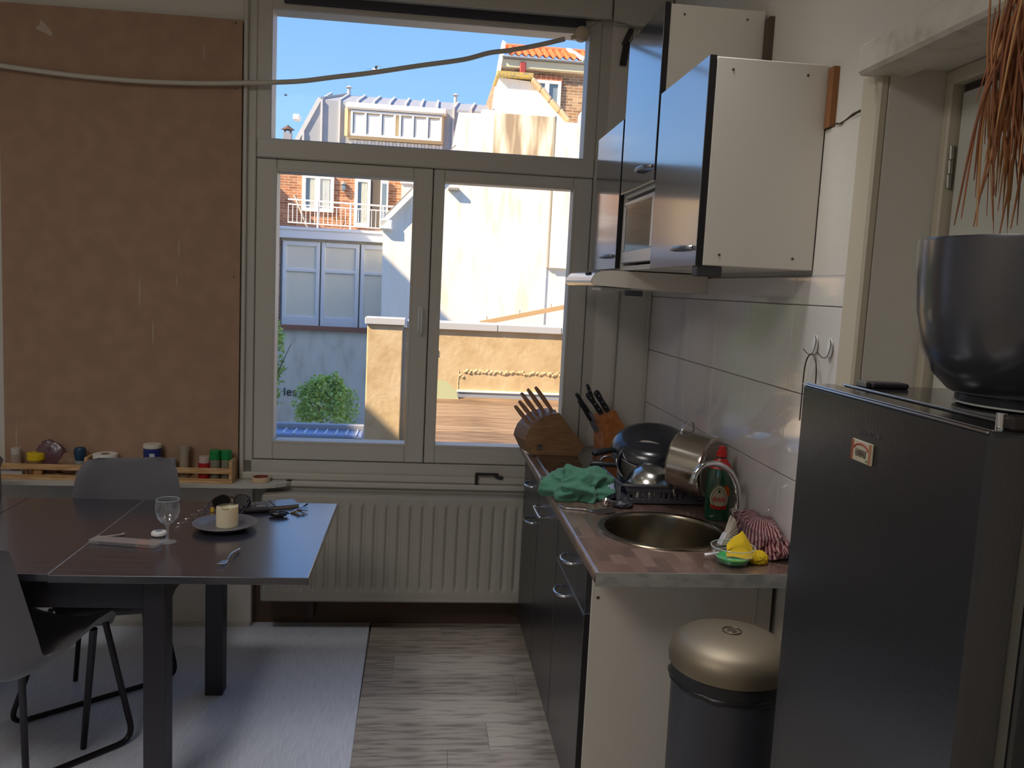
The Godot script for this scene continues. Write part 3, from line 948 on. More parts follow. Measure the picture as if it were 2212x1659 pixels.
	for x in [-4.05, -3.89]:
		put(ch, "cap_post", B(x - 0.02, 5.62, -24.55, x + 0.02, 5.71, -24.45), mt("cap_brown", rgb(96, 76, 70)))
	bird("white gull gliding in the blue sky above the dormer", V(-2.6, 11.235, -40), 0.36, rgb(236, 236, 236), rgb(80, 84, 92))
	bird("small dark bird high in the sky left of the dormer", V(-6.61, 9.8, -40), 0.16, rgb(60, 64, 70), rgb(60, 64, 70))

func bird(label, p, s, body, wing):
	var t = thing("bird", label, "bird", p)
	var bm = M.new().lathe([Vector2(0, -0.5), Vector2(0.07, -0.42), Vector2(0.16, -0.1), Vector2(0.15, 0.15), Vector2(0.08, 0.36), Vector2(0.085, 0.44), Vector2(0.03, 0.52), Vector2(0, 0.6)], 10, Transform3D(Basis(V(0, 0, s), V(s, 0, 0), V(0, s, 0)), p))
	put(t, "body", bm, mt("bird_%d" % int(body.r * 255), body, 0.8))
	for k in [-1, 1]:
		var m = M.new()
		var a = p + V(0.18 * s, 0.02, 0)
		var b = p + V(-0.16 * s, 0.02, 0)
		var c1 = p + V(0.1 * s + k * 0.15 * s, 0.30 * s, k * 0.75 * s)
		var c2 = p + V(-0.2 * s + k * 0.15 * s, 0.27 * s, k * 0.7 * s)
		var d = p + V(-0.35 * s + k * 1.35 * s, 0.12 * s, k * 1.0 * s)
		for h in [0.0, -0.03 * s]:
			m.quad(a + V(0, h, 0), c1 + V(0, h, 0), c2 + V(0, h, 0), b + V(0, h, 0))
			m.tri(c1 + V(0, h, 0), d, c2 + V(0, h, 0))
		put(t, "wing", m, mt("birdwing_%d" % int(wing.r * 255), wing, 0.8, {"two": true}))

func bow(p, q, out, r, n = 7) -> M:
	# arched bar handle from p to q standing out along `out`
	var pts = []
	for i in 13:
		var a = PI * i / 12.0
		pts.append(p.lerp(q, (1 - cos(a)) / 2.0) + out * sin(a))
	return M.new().tube(pts, r, n)

func kitchen():
	var black = mt("black_lacquer", rgb(146, 146, 152), 0.15, {"metal": 0.8, "coat": 0.6, "coatr": 0.08})
	var black_lo = mt("black_front", rgb(38, 38, 44), 0.30, {"spec": 0.8})
	var edge = mt("black_edge", rgb(26, 25, 27), 0.45)
	var white = mt("cabinet_white", rgb(214, 208, 196), 0.5)
	var chrome = mt("chrome", rgb(226, 226, 226), 0.12, {"metal": 1.0})
	var satin = mt("satin_metal", rgb(176, 176, 178), 0.3, {"metal": 1.0})
	var steel = mt("steel", rgb(186, 182, 174), 0.28, {"metal": 1.0})
	var dkplast = mt("dark_plastic", rgb(58, 58, 62), 0.5)
	# wall cabinets
	var uc = [
		["white wall cabinet with a black door, lowest and nearest to the doorway", -2.65, -2.19, 1.705, 2.245, 1.703],
		["tall white wall cabinet with a black door above an open microwave niche", -3.13, -2.67, 1.705, 2.53, 1.985],
		["white wall cabinet with a black door, farthest one beside the window", -3.61, -3.15, 1.705, 2.262, 1.712]]
	for k in 3:
		var u = uc[k]
		var t = thing("wall_cabinet", u[0], "cabinet", V(0.9, u[3], (u[1] + u[2]) / 2), "wall cabinets above the worktop")
		if k == 1:
			put(t, "side_panel", B(0.736, u[3], u[2] - 0.016, 1.044, u[4], u[2], 0.002), white)
			put(t, "side_panel", B(0.736, u[3], u[1], 1.044, u[4], u[1] + 0.016, 0.002), white)
			put(t, "top_panel", B(0.736, u[4] - 0.016, u[1] + 0.016, 1.044, u[4], u[2] - 0.016), white)
			put(t, "shelf", B(0.736, 1.97, u[1] + 0.016, 1.044, 1.985, u[2] - 0.016), white)
			put(t, "shelf", B(0.736, u[3], u[1] + 0.016, 1.044, u[3] + 0.016, u[2] - 0.016), white)
			put(t, "back_panel", B(1.036, u[3] + 0.016, u[1] + 0.016, 1.044, u[4] - 0.016, u[2] - 0.016), white)
		else:
			put(t, "body", B(0.736, u[3], u[1], 1.044, u[4], u[2], 0.002), white)
		var turn = 0.0
		var dm = M.new().box(V(-0.018, u[5], 0.002), V(0.0, u[4] + 0.004, u[2] - u[1] - 0.002), 0.0015, Transform3D(Basis(Vector3.UP, turn), V(0.734, 0, u[1])))
		var door = put(t, "door", dm, black)
		put(door, "door_edge", B(0.7165, u[5] + 0.001, u[2] - 0.002, 0.7335, u[4] + 0.003, u[2] + 0.0005), edge)
		var zc = u[2] - 0.115
		if k == 2:
			zc = u[2] - 0.14
		put(door, "handle", bow(V(0.716, u[5] + 0.05, zc - 0.075), V(0.716, u[5] + 0.05, zc + 0.075), V(-0.026, 0, 0), 0.006), satin)
		for yy in [u[3] + 0.03, u[4] - 0.03]:
			for xx in [0.78, 0.985]:
				put(t, "screw_cap", M.new().lathe([Vector2(0, 0.002), Vector2(0.003, 0.002), Vector2(0.004, 0)], 8, Transform3D(Basis(V(1, 0, 0), V(0, 0, 1), V(0, -1, 0)), V(xx, yy, u[2]))), mt("screw_dark", rgb(80, 70, 58), 0.5))
	# microwave in the niche
	var mw = thing("microwave", "silver microwave with a green reflection coloured into its dark door in the niche of the tall wall cabinet", "microwave", V(0.88, 1.721, -2.9))
	var mwm = mt("microwave_silver", rgb(196, 198, 200), 0.3, {"metal": 0.4})
	put(mw, "body", B(0.745, 1.731, -3.105, 1.02, 1.955, -2.692, 0.004), mwm)
	var md = M.new()
	md.box(V(0.728, 1.731, -3.105), V(0.745, 1.775, -2.692), 0.003)
	md.box(V(0.728, 1.94, -3.105), V(0.745, 1.955, -2.692), 0.003)
	md.box(V(0.728, 1.775, -3.105), V(0.745, 1.94, -3.08), 0.003)
	md.box(V(0.728, 1.775, -2.72), V(0.745, 1.94, -2.692), 0.003)
	var mdo = put(mw, "door", md, mwm)
	put(mdo, "door_glass", B(0.731, 1.775, -3.08, 0.74, 1.94, -2.72), mt("mw_glass_reflection", rgb(120, 140, 122), 0.06, {"metal": 0.7}))  # green outdoor reflection put into the glass colour
	for z in [-3.07, -2.73]:
		put(mw, "foot", M.new().lathe([Vector2(0, 1.721), Vector2(0.012, 1.721), Vector2(0.012, 1.731), Vector2(0, 1.731)], 10, Transform3D(Basis(), V(0.78, 0, z))), dkplast)
	# cooker hood
	var hd = thing("cooker_hood", "slim cream cooker hood with a rounded silver front edge under the far wall cabinet", "cooker hood", V(0.84, 1.625, -3.33))
	var prof = []
	for p in [[1.044, 1.63], [0.62, 1.645], [0.608, 1.652], [0.606, 1.664], [0.612, 1.678], [0.625, 1.692], [0.645, 1.699], [0.68, 1.701], [1.044, 1.701]]:
		prof.append(Vector2(p[0], p[1]))
	put(hd, "body", M.new().prism(poly(prof), 0.57, Transform3D(Basis(), V(0, 0, -3.035))), mt("hood_cream", rgb(226, 218, 204), 0.45))
	var nose = []
	for z in [-3.603, -3.033]:
		var row = PackedVector3Array()
		for p in [[0.66, 1.7015], [0.645, 1.7005], [0.625, 1.6935], [0.611, 1.679], [0.604, 1.664], [0.606, 1.651], [0.62, 1.6435]]:
			row.append(V(p[0], p[1], z))
		nose.append(row)
	put(hd, "front_trim", M.new().grid(nose, false, true), mt("hood_silver", rgb(206, 204, 200), 0.22, {"metal": 0.9}))
	for k in 3:
		put(hd, "switch", B(0.612, 1.684, -3.20 + k * 0.03, 0.622, 1.694, -3.185 + k * 0.03, 0.002), edge)
	put(hd, "lamp_cover", B(0.66, 1.628, -3.30, 0.78, 1.640, -3.12, 0.003), mt("lamp_cover", rgb(200, 198, 188), 0.3))
	solo("filter_clip", B(0.735, 1.612, -3.06, 0.80, 1.632, -3.03, 0.003), dkplast, "small dark grey block hanging under the cooker hood", "clip")
	solo("cabinet_foot", B(0.722, 1.676, -2.235, 0.792, 1.7045, -2.192, 0.003), dkplast, "dark grey plastic block under the lower corner of the nearest wall cabinet", "bracket")
	# base cabinets
	var bc = [
		["black base cabinet with a drawer and door under the hob beside the radiator", -3.72, -3.243, true],
		["black base cabinet with one full door between the two drawer cabinets", -3.239, -2.758, false],
		["black base cabinet with drawer, nearest unit with a white end panel above the bin", -2.754, -2.25, true]]
	for k in 3:
		var b = bc[k]
		var t = thing("base_cabinet", b[0], "cabinet", V(0.77, 0, (b[1] + b[2]) / 2), "base cabinets under the worktop")
		if k < 2:
			put(t, "body", B(0.503, 0.10, b[1], 1.04, 0.86, b[2]), white)
		else:
			# open under the sink: sides, back and floor
			put(t, "body", B(0.503, 0.10, b[1], 1.04, 0.72, b[2] - 0.018), white)
			put(t, "body_rail", B(0.503, 0.72, b[1], 0.53, 0.86, b[2] - 0.018), white)
			put(t, "end_panel", B(0.503, 0.0, b[2] - 0.018, 1.04, 0.862, b[2], 0.002), white)
			put(t, "filler_strip", B(0.985, 0.0, b[2], 0.99, 0.862, b[2] + 0.004), white)
			put(t, "screw_cap", M.new().lathe([Vector2(0, 0.002), Vector2(0.004, 0.002), Vector2(0.005, 0)], 8, Transform3D(Basis(V(1, 0, 0), V(0, 0, 1), V(0, -1, 0)), V(0.522, 0.755, b[2]))), mt("screw_dark", rgb(80, 70, 58)))
		put(t, "plinth", B(0.52, 0, b[1], 0.535, 0.10, b[2] - (0.02 if k == 2 else 0.0)), mt("plinth", rgb(176, 172, 166), 0.5))
		var x0 = 0.485
		var dy = 0.853
		if b[3]:
			var dr = put(t, "drawer", B(x0, 0.708, b[1] + 0.002, 0.502, dy, b[2] - 0.002, 0.0015), black_lo)
			put(dr, "drawer_lip", B(x0 - 0.001, 0.702, b[1] + 0.003, 0.501, 0.708, b[2] - 0.003, 0.001), mt("lip_grey", rgb(90, 96, 102), 0.3))
			put(dr, "handle", bow(V(x0, 0.785, (b[1] + b[2]) / 2 - 0.05), V(x0, 0.785, (b[1] + b[2]) / 2 + 0.05), V(-0.03, 0, 0), 0.005), chrome)
			dy = 0.70
		var do = put(t, "door", B(x0, 0.10, b[1] + 0.002, 0.502, dy, b[2] - 0.002, 0.0015), black_lo)
		if k == 1:
			put(do, "handle", M.new().tube(curve([V(x0, 0.78, -3.14), V(x0 - 0.03, 0.78, -3.14), V(x0 - 0.034, 0.78, -3.128), V(x0 - 0.034, 0.78, -3.0), V(x0 - 0.03, 0.78, -2.988), V(x0, 0.78, -2.988)], 3), 0.005, 8), chrome)
		else:
			var hz = b[1] + (0.30 if k == 0 else 0.16)
			put(do, "handle", bow(V(x0, 0.645, hz - 0.05), V(x0, 0.645, hz + 0.05), V(-0.03, 0, 0), 0.005), chrome)
		put(do, "door_edge", B(x0 + 0.001, 0.101, b[2] - 0.0025, 0.5015, dy - 0.001, b[2] - 0.0012), edge)
	# worktop with a round sink cut-out
	var im = Image.create(512, 512, false, Image.FORMAT_RGB8)
	var r = RandomNumberGenerator.new()
	r.seed = 15
	var wc = [rgb(104, 80, 70), rgb(116, 90, 79), rgb(126, 100, 88), rgb(98, 76, 68), rgb(120, 95, 83), rgb(110, 85, 74)]
	for i in 12:
		var y = -int(r.randf() * 100)
		while y < 512:
			var h = 70 + r.randi() % 90
			var col = wc[r.randi() % 6]
			for q in 43:
				var cc = col.darkened(r.randf() * 0.12)
				im.fill_rect(Rect2i(i * 43 + q, maxi(y, 0), 1, h if y >= 0 else h + y), cc)
			y += h
	im.generate_mipmaps()
	var wt = mt("worktop", Color.WHITE, 0.24, {"tex": ImageTexture.create_from_image(im), "s": V(2.2, 1, 1.7), "spec": 0.9, "coat": 0.3, "coatr": 0.2})
	var top = thing("worktop", "long reddish brown wood strip laminate worktop with a pale front edge", "worktop", V(0.76, 0.862, -2.9))
	var m = M.new()
	m.plate_hole(Vector2(0.474, -3.795), Vector2(1.044, -2.052), 0.90, Vector2(0.757, -2.435), 0.188)
	m.quad(V(0.474, 0.862, -3.795), V(1.044, 0.862, -3.795), V(1.044, 0.862, -2.68), V(0.474, 0.862, -2.68))
	m.quad(V(0.474, 0.862, -2.24), V(1.044, 0.862, -2.24), V(1.044, 0.862, -2.052), V(0.474, 0.862, -2.052))
	var fr = []
	for z in [-3.795, -2.052]:
		var rw = PackedVector3Array()
		for k in 9:
			var a = PI / 2 + PI * k / 8.0
			rw.append(V(0.474 + 0.010 * cos(a), 0.881 + 0.019 * sin(a), z))
		fr.append(rw)
	m.grid(fr, false, true)
	put(top, "surface", m, wt)
	put(top, "end_strip", B(0.466, 0.862, -2.0525, 1.044, 0.8995, -2.050), mt("worktop_end", Color.WHITE, 0.45, {"tex": noise(71, 0.02, [rgb(142, 142, 138), rgb(158, 157, 152), rgb(172, 170, 163)], [0.3, 0.5, 0.8], 4), "s": V(1.0, 2, 1)}))
	# hob
	var hb = thing("hob", "black ceramic glass hob set in the worktop below the cooker hood", "hob", V(0.76, 0.90, -3.32))
	put(hb, "glass", B(0.508, 0.9002, -3.625, 1.0, 0.9055, -3.012, 0.002), mt("hob_glass", rgb(16, 15, 17), 0.05, {"spec": 0.8, "coat": 0.6}))
	put(hb, "trim", B(0.502, 0.9002, -3.625, 0.5078, 0.906, -3.012, 0.001), satin)
	put(hb, "trim", B(0.502, 0.9002, -3.0118, 1.0, 0.906, -3.006, 0.001), edge)
	for p in [[0.64, -3.2, 0.09], [0.86, -3.2, 0.07], [0.64, -3.47, 0.07], [0.86, -3.47, 0.09]]:
		put(hb, "cooking_zone", M.new().tube(ring(V(p[0], 0.9056, p[1]), p[2], 40), 0.0006, 4, false), mt("zone_grey", rgb(110, 108, 106), 0.4))
	# sink
	var sk = thing("sink", "round stainless steel sink bowl set in the worktop", "sink", V(0.757, 0.75, -2.435))
	var sp = [Vector2(0.192, 0.8985), Vector2(0.204, 0.901), Vector2(0.202, 0.905), Vector2(0.192, 0.9062), Vector2(0.182, 0.9045), Vector2(0.176, 0.895), Vector2(0.170, 0.80), Vector2(0.163, 0.772), Vector2(0.145, 0.758), Vector2(0.11, 0.754), Vector2(0.04, 0.752), Vector2(0.035, 0.745), Vector2(0, 0.744)]
	put(sk, "basin", M.new().lathe(sp, 64, Transform3D(Basis(), V(0.757, 0, -2.435))), mt("sink_steel", rgb(150, 140, 122), 0.26, {"metal": 1.0}))
	put(sk, "strainer", M.new().lathe([Vector2(0.036, 0.750), Vector2(0.034, 0.754), Vector2(0.02, 0.750), Vector2(0, 0.752)], 24, Transform3D(Basis(), V(0.757, 0, -2.435))), chrome)
	# tap
	var tp = thing("tap", "chrome mixer tap with a tall curved spout behind the sink", "tap", V(0.99, 0.90, -2.46))
	put(tp, "base", M.new().lathe([Vector2(0, 0.90), Vector2(0.026, 0.90), Vector2(0.026, 0.908), Vector2(0.022, 0.915), Vector2(0.021, 0.955), Vector2(0.017, 0.968), Vector2(0, 0.97)], 24, Transform3D(Basis(), V(0.992, 0, -2.46))), chrome)
	put(tp, "spout", M.new().tube(curve([V(0.996, 0.965, -2.462), V(0.997, 1.0, -2.462), V(0.987, 1.045, -2.458), V(0.962, 1.085, -2.452), V(0.926, 1.108, -2.448), V(0.895, 1.112, -2.445), V(0.868, 1.104, -2.443), V(0.850, 1.084, -2.442), V(0.843, 1.064, -2.441)], 5), 0.0095, 14), chrome)
	put(tp, "aerator", M.new().tube([V(0.8435, 1.066, -2.441), V(0.8385, 1.048, -2.441)], 0.0115, 14), mt("chrome_dull", rgb(190, 186, 172), 0.25, {"metal": 1.0}))
	put(tp, "lever", M.new().tube([V(0.985, 0.945, -2.44), V(0.972, 0.952, -2.415), V(0.962, 0.968, -2.395), V(0.955, 0.985, -2.38)], [0.016, 0.017, 0.014, 0.008], 14), chrome)
	# socket and sagging cable across the window wall
	var sc = thing("cable_socket", "round cream cable junction at the top right corner of the window", "socket", V(0.64, 2.745, -3.78))
	put(sc, "body", M.new().lathe([Vector2(0, -0.02), Vector2(0.03, -0.02), Vector2(0.034, 0.0), Vector2(0.03, 0.022), Vector2(0.018, 0.03), Vector2(0, 0.031)], 20, Transform3D(Basis(V(1, 0, 0), V(0, 0, 1), V(0, -1, 0)), V(0.645, 2.745, -3.785))), mt("cream_plastic", rgb(196, 176, 150), 0.4))
	put(sc, "plug", M.new().tube([V(0.625, 2.735, -3.775), V(0.598, 2.722, -3.772)], [0.012, 0.008], 10), mt("cream_plastic", rgb(196, 176, 150)))
	var cp = curve([V(-1.86, 2.436, -3.772), V(-1.77, 2.428, -3.772), V(-1.60, 2.416, -3.772), V(-1.42, 2.408, -3.772), V(-1.22, 2.406, -3.772), V(-1.04, 2.412, -3.772), V(-0.90, 2.421, -3.772), V(-0.79, 2.431, -3.772), V(-0.58, 2.452, -3.772), V(-0.42, 2.482, -3.772), V(-0.27, 2.510, -3.772), V(-0.06, 2.556, -3.772), V(0.13, 2.596, -3.772), V(0.24, 2.632, -3.772), V(0.33, 2.650, -3.772), V(0.45, 2.68, -3.772), V(0.57, 2.716, -3.772)], 5)
	solo("cable_duct", M.new().tube(cp, 0.0105, 8), mt("duct_white", rgb(200, 192, 176), 0.5), "thick white painted cable sagging across the brown board and the top window pane", "cable")
	solo("thin_cord", M.new().tube(curve([V(0.66, 2.76, -3.772), V(0.70, 2.789, -3.774), V(0.735, 2.800, -3.762), V(0.80, 2.800, -3.760), V(0.86, 2.795, -3.77), V(0.915, 2.780, -3.775), V(0.96, 2.75, -3.78)], 5), 0.0032, 6), mt("cord_cream", rgb(150, 140, 120), 0.6), "thin cream cord running from the junction to behind the tall wall cabinet", "cord")
	var cl = thing("clamp", "black two pronged clamp hanging on the wall left of the tall wall cabinet", "clamp", V(0.85, 2.63, -3.79))
	var cm = mt("clamp_black", rgb(44, 38, 38), 0.5)
	put(cl, "body", M.new().bar(V(0.838, 2.715, -3.786), V(0.868, 2.785, -3.786), 0.026, 0.022, 0.004), cm)
	put(cl, "prong", M.new().bar(V(0.832, 2.635, -3.788), V(0.844, 2.73, -3.788), 0.010, 0.014, 0.003), cm)
	put(cl, "prong", M.new().bar(V(0.849, 2.638, -3.788), V(0.861, 2.73, -3.788), 0.010, 0.014, 0.003), cm)
	put(cl, "jaw", B(0.826, 2.628, -3.797, 0.855, 2.642, -3.778, 0.002), cm)
	# radiator
	var rad = thing("radiator", "white ribbed panel radiator under the window", "radiator", V(0.0, 0.155, -3.76))
	var rp = mt("radiator_paint", rgb(172, 167, 154), 0.45)
	var front = []
	for j in 15:
		var rw = PackedVector3Array()
		var y = [0.157, 0.160, 0.170, 0.176, 0.20, 0.215, 0.235, 0.40, 0.58, 0.605, 0.62, 0.64, 0.648, 0.652, 0.655][j]
		var k = clampf(minf((y - 0.215) / 0.02, (0.62 - y) / 0.02), 0.0, 1.0)
		var bend = 0.012 if j == 0 or j == 14 else 0.0
		for i in 241:
			var x = -0.683 + i * (1.30 / 240.0)
			var ph = fposmod((x + 0.131) / 0.054, 1.0)
			var g = smoothstep(0.28, 0.42, absf(ph - 0.5))
			rw.append(V(x, y, -3.718 - bend - 0.010 * g * k - (0.002 if absf(y - 0.173) < 0.004 else 0.0)))
		front.append(rw)
	var rmesh = M.new().grid(front)
	rmesh.box(V(-0.683, 0.157, -3.752), V(0.617, 0.655, -3.731), 0.006)
	put(rad, "panel", rmesh, rp)
	put(rad, "panel_back", B(-0.683, 0.157, -3.82, 0.617, 0.655, -3.80, 0.006), rp)
	put(rad, "top_grille", B(-0.683, 0.640, -3.80, 0.617, 0.658, -3.735, 0.003), rp)
	put(rad, "side_cover", B(-0.690, 0.16, -3.81, -0.682, 0.65, -3.722, 0.003), rp)
	put(rad, "bracket", B(-0.49, 0.05, -3.862, -0.46, 0.157, -3.79, 0.003), mt("bracket_brown", rgb(70, 56, 50), 0.6))
	# fridge
	var fb = mt("fridge_black", rgb(42, 43, 46), 0.24, {"spec": 0.7, "bump": noise(81, 0.08, [], [], 2), "bs": 0.01, "s": V(3, 3, 3)})
	var ftop = mt("fridge_top", rgb(44, 42, 42), 0.14, {"spec": 0.6})
	var f = thing("fridge", "black free standing fridge at the right with a small square magnet on its door", "fridge", V(0.97, 0, -1.28))
	var door = put(f, "door", B(0.742, 0.06, -1.553, 0.806, 1.462, -1.003, 0.006), fb)
	put(door, "door_top", B(0.748, 1.461, -1.548, 0.803, 1.4635, -1.010, 0.001), ftop)
	put(f, "gasket", B(0.806, 0.07, -1.548, 0.824, 1.450, -1.009, 0.002), mt("gasket", rgb(120, 118, 112), 0.6))
	put(f, "body", B(0.824, 0.02, -1.553, 1.185, 1.455, -1.003, 0.004), fb)
	put(f, "top_panel", B(0.826, 1.455, -1.553, 1.186, 1.4635, -1.003, 0.003), ftop)
	put(f, "top_edge_glint", M.new().tube([V(0.8245, 1.4635, -1.553), V(0.8245, 1.4635, -1.006)], 0.0022, 10), chrome)  # chrome tubes here and on the door stand in for edge glints
	put(door, "door_edge_glint", M.new().tube([V(0.7435, 1.4610, -1.553), V(0.7435, 1.4610, -1.012)], 0.0018, 10), chrome)
	put(door, "door_edge_glint", M.new().tube([V(0.7500, 1.4635, -1.553), V(0.7500, 1.4635, -1.012)], 0.0014, 10), chrome)
	put(f, "hinge", B(0.772, 1.4635, -1.035, 0.90, 1.484, -1.006, 0.004), mt("hinge_black", rgb(40, 36, 34), 0.35))
	put(f, "hinge_pin", M.new().tube([V(0.774, 1.4635, -1.03), V(0.774, 1.486, -1.03)], 0.007, 10), chrome)
	for zz in [-1.5, -1.05]:
		put(f, "foot", M.new().lathe([Vector2(0, 0), Vector2(0.02, 0), Vector2(0.02, 0.06), Vector2(0, 0.06)], 12, Transform3D(Basis(), V(0.80, 0, zz))), edge)
	var lg = TextMesh.new()
	lg.text = "INVENTUM"
	lg.font_size = 16
	lg.pixel_size = 0.00075
	lg.depth = 0.001
	var lo = put(door, "logo_lettering", lg, mt("logo_grey", rgb(120, 116, 116), 0.4, {"metal": 0.5}), false)
	lo.position = V(0.7415, 1.409, -1.295) - f.position
	lo.position = V(0.7415, 1.409, -1.295)
	lo.rotation.y = -PI / 2
	# fridge magnet
	var mg = thing("fridge_magnet", "small square cream fridge magnet printed with dark letters under a red arch", "magnet", V(0.742, 1.375, -1.308))
	put(mg, "plate", B(0.737, 1.357, -1.341, 0.742, 1.3935, -1.276, 0.0015), mt("magnet_cream", rgb(202, 192, 166), 0.35))
	put(mg, "border", B(0.7365, 1.358, -1.3405, 0.7375, 1.3925, -1.333, 0.0003), mt("magnet_rust", rgb(150, 84, 58), 0.5))
	put(mg, "border", B(0.7365, 1.358, -1.284, 0.7375, 1.3925, -1.277, 0.0003), mt("magnet_tan", rgb(176, 120, 88), 0.5))
	var arc = []
	for i in 9:
		var a = PI * i / 8.0
		arc.append(V(0.7366, 1.379 + 0.009 * sin(a), -1.308 - 0.022 * cos(a)))
	put(mg, "red_arch", M.new().tube(arc, 0.0016, 5), mt("magnet_red", rgb(168, 66, 48), 0.5))
	var tm = TextMesh.new()
	tm.text = "HAWAII"
	tm.font_size = 16
	tm.pixel_size = 0.0008
	tm.depth = 0.0008
	var to = put(mg, "print", tm, mt("magnet_ink", rgb(60, 52, 50), 0.6), false)
	to.rotation.y = -PI / 2
	to.scale = V(0.75, 1.3, 1)
	to.position = V(0.7368, 1.373, -1.308) - mg.position
	put(mg, "green_dot", B(0.7364, 1.361, -1.292, 0.7376, 1.364, -1.285, 0.0003), mt("magnet_green", rgb(96, 130, 74), 0.5))
	var cd = thing("notepad", "small dark flat case lying at the back of the fridge top", "case", V(0.92, 1.4635, -1.50))
	put(cd, "case", B(0.85, 1.4636, -1.53, 0.925, 1.4745, -1.49, 0.003), mt("case_dark", rgb(52, 44, 50), 0.5))
	put(cd, "metal_end", B(0.838, 1.4636, -1.53, 0.85, 1.4755, -1.495, 0.002), satin)
	# plant pot on the fridge with drooping dry strands
	var pt = thing("plant_pot", "large dark grey round plant pot standing on the fridge", "pot", V(0.992, 1.4635, -1.27))
	var pp = [Vector2(0, 1.482), Vector2(0.106, 1.482), Vector2(0.118, 1.488), Vector2(0.145, 1.515), Vector2(0.166, 1.56), Vector2(0.178, 1.615), Vector2(0.183, 1.68), Vector2(0.185, 1.728), Vector2(0.184, 1.734), Vector2(0.176, 1.734), Vector2(0.174, 1.70), Vector2(0, 1.70)]
	put(pt, "pot_body", M.new().lathe(pp, 56, Transform3D(Basis(), V(0.992, 0, -1.27))), mt("pot_grey", rgb(72, 72, 78), 0.30, {"metal": 0.45, "spec": 1.0, "coat": 1.0, "coatr": 0.16}))
	put(pt, "soil", M.new().lathe([Vector2(0.174, 1.702), Vector2(0.1, 1.71), Vector2(0, 1.712)], 24, Transform3D(Basis(), V(0.992, 0, -1.27))), mt("soil", rgb(66, 50, 40), 1.0))
	put(pt, "foot_ring", M.new().lathe([Vector2(0, 1.4637), Vector2(0.10, 1.4637), Vector2(0.104, 1.472), Vector2(0.104, 1.482), Vector2(0, 1.482)], 40, Transform3D(Basis(), V(0.992, 0, -1.27))), mt("pot_foot", rgb(40, 40, 44), 0.3))
	solo("saucer", M.new().lathe([Vector2(0, 1.4637), Vector2(0.10, 1.4637), Vector2(0.118, 1.468), Vector2(0.119, 1.471), Vector2(0.105, 1.4685), Vector2(0.1055, 1.466), Vector2(0, 1.466)], 48, Transform3D(Basis(), V(1.0, 0, -1.262))), mt("saucer_white", rgb(206, 210, 202), 0.3), "pale saucer edge showing under the dark plant pot on the fridge", "saucer")
	var pl = thing("dried_plant", "dried orange brown plant with long drooping strands in the dark pot", "plant", V(0.96, 1.71, -1.27))
	var sm = []
	for c in [rgb(172, 112, 76), rgb(186, 126, 84), rgb(142, 90, 62), rgb(206, 156, 104)]:
		sm.append(mt("strand_%d" % int(c.r * 255), c, 0.8))
	put(pl, "trunk", M.new().tube(curve([V(0.99, 1.70, -1.27), V(0.97, 1.85, -1.275), V(0.945, 1.98, -1.27), V(0.925, 2.10, -1.265), V(0.92, 2.2, -1.265)], 4), 0.011, 8), sm[2])
	r.seed = 77
	for i in 120:
		var c0 = V(0.915 + r.randf_range(-0.040, 0.08), 2.09 + r.randf_range(-0.05, 0.08), -1.27 + r.randf_range(-0.04, 0.04))
		var L = r.randf_range(0.18, 0.36)
		var s = r.randf_range(-0.02, 0.055)
		var e = V(c0.x + s * 1.0 + r.randf_range(-0.012, 0.012), c0.y - L, c0.z + r.randf_range(-0.05, 0.05))
		if e.y < 1.748:
			e.y = 1.748 + r.randf() * 0.03
		if i < 5:
			e = [V(0.860, 1.825, -1.27), V(0.828, 1.752, -1.26), V(0.852, 1.765, -1.28), V(0.866, 1.752, -1.26), V(0.872, 1.80, -1.28)][i]
			c0 = V(0.895, 2.02 + 0.02 * i, -1.27)
		var mid = c0.lerp(e, 0.45) + V(-0.016 if i < 5 else r.randf_range(-0.02, 0.015), 0.02, r.randf_range(-0.012, 0.012))
		var w = r.randf_range(0.0009, 0.0020)
		put(pl, "strand", M.new().tube(curve([c0, mid, e], 5), [w, w, w * 1.2, w * 1.3, w * 1.3, w * 1.3, w * 1.2, w * 1.1, w, w * 0.8, w * 0.5], 5), sm[r.randi() % 4])
	for k in 5:
		var c0 = V(0.885 + k * 0.008, 2.0 - 0.03 * k, -1.262)
		var lm = M.new()
		lm.quad(c0, c0 + V(-0.010, -0.05, 0.004), c0 + V(-0.012 + 0.004 * k, -0.14, 0), c0 + V(0.003, -0.06, -0.006))
		put(pl, "dry_leaf", lm, sm[3])
	# tile hooks with a wire loop
	var hooks = [["white oval tile hook nearer to the window, with a wire loop hanging below", V(1.041, 1.508, -2.128)], ["white oval tile hook nearer to the door recess, with nothing on it", V(1.041, 1.505, -2.046)]]
	for h in hooks:
		var t = thing("wall_hook", h[0], "hook", h[1])
		var c = h[1]
		put(t, "oval_plate", M.new().lathe([Vector2(0, 0.004), Vector2(0.013, 0.003), Vector2(0.015, 0.0), Vector2(0, -0.001)], 20, Transform3D(Basis(V(0, 0, 1), V(-1, 0, 0), V(0, 1.75, 0)), c)), mt("hook_white", rgb(226, 226, 220), 0.25))
		put(t, "wire", M.new().tube(curve([c + V(-0.006, 0.024, 0.010), c + V(-0.007, 0.01, 0.017), c + V(-0.008, -0.010, 0.013), c + V(-0.010, -0.024, 0.004), c + V(-0.018, -0.023, -0.006), c + V(-0.026, -0.012, -0.012)], 4), 0.0012, 6), mt("wire_dark", rgb(90, 78, 72), 0.35, {"metal": 0.8}))
	var lp = []
	for i in 17:
		var a = PI * i / 16.0
		lp.append(V(1.026, 1.40 + 0.084 * pow(sin(a), 0.6), -2.112 - 0.036 * cos(a)))
	lp.insert(0, V(1.026, 1.30, -2.148))
	lp.append(V(1.026, 1.30, -2.076))
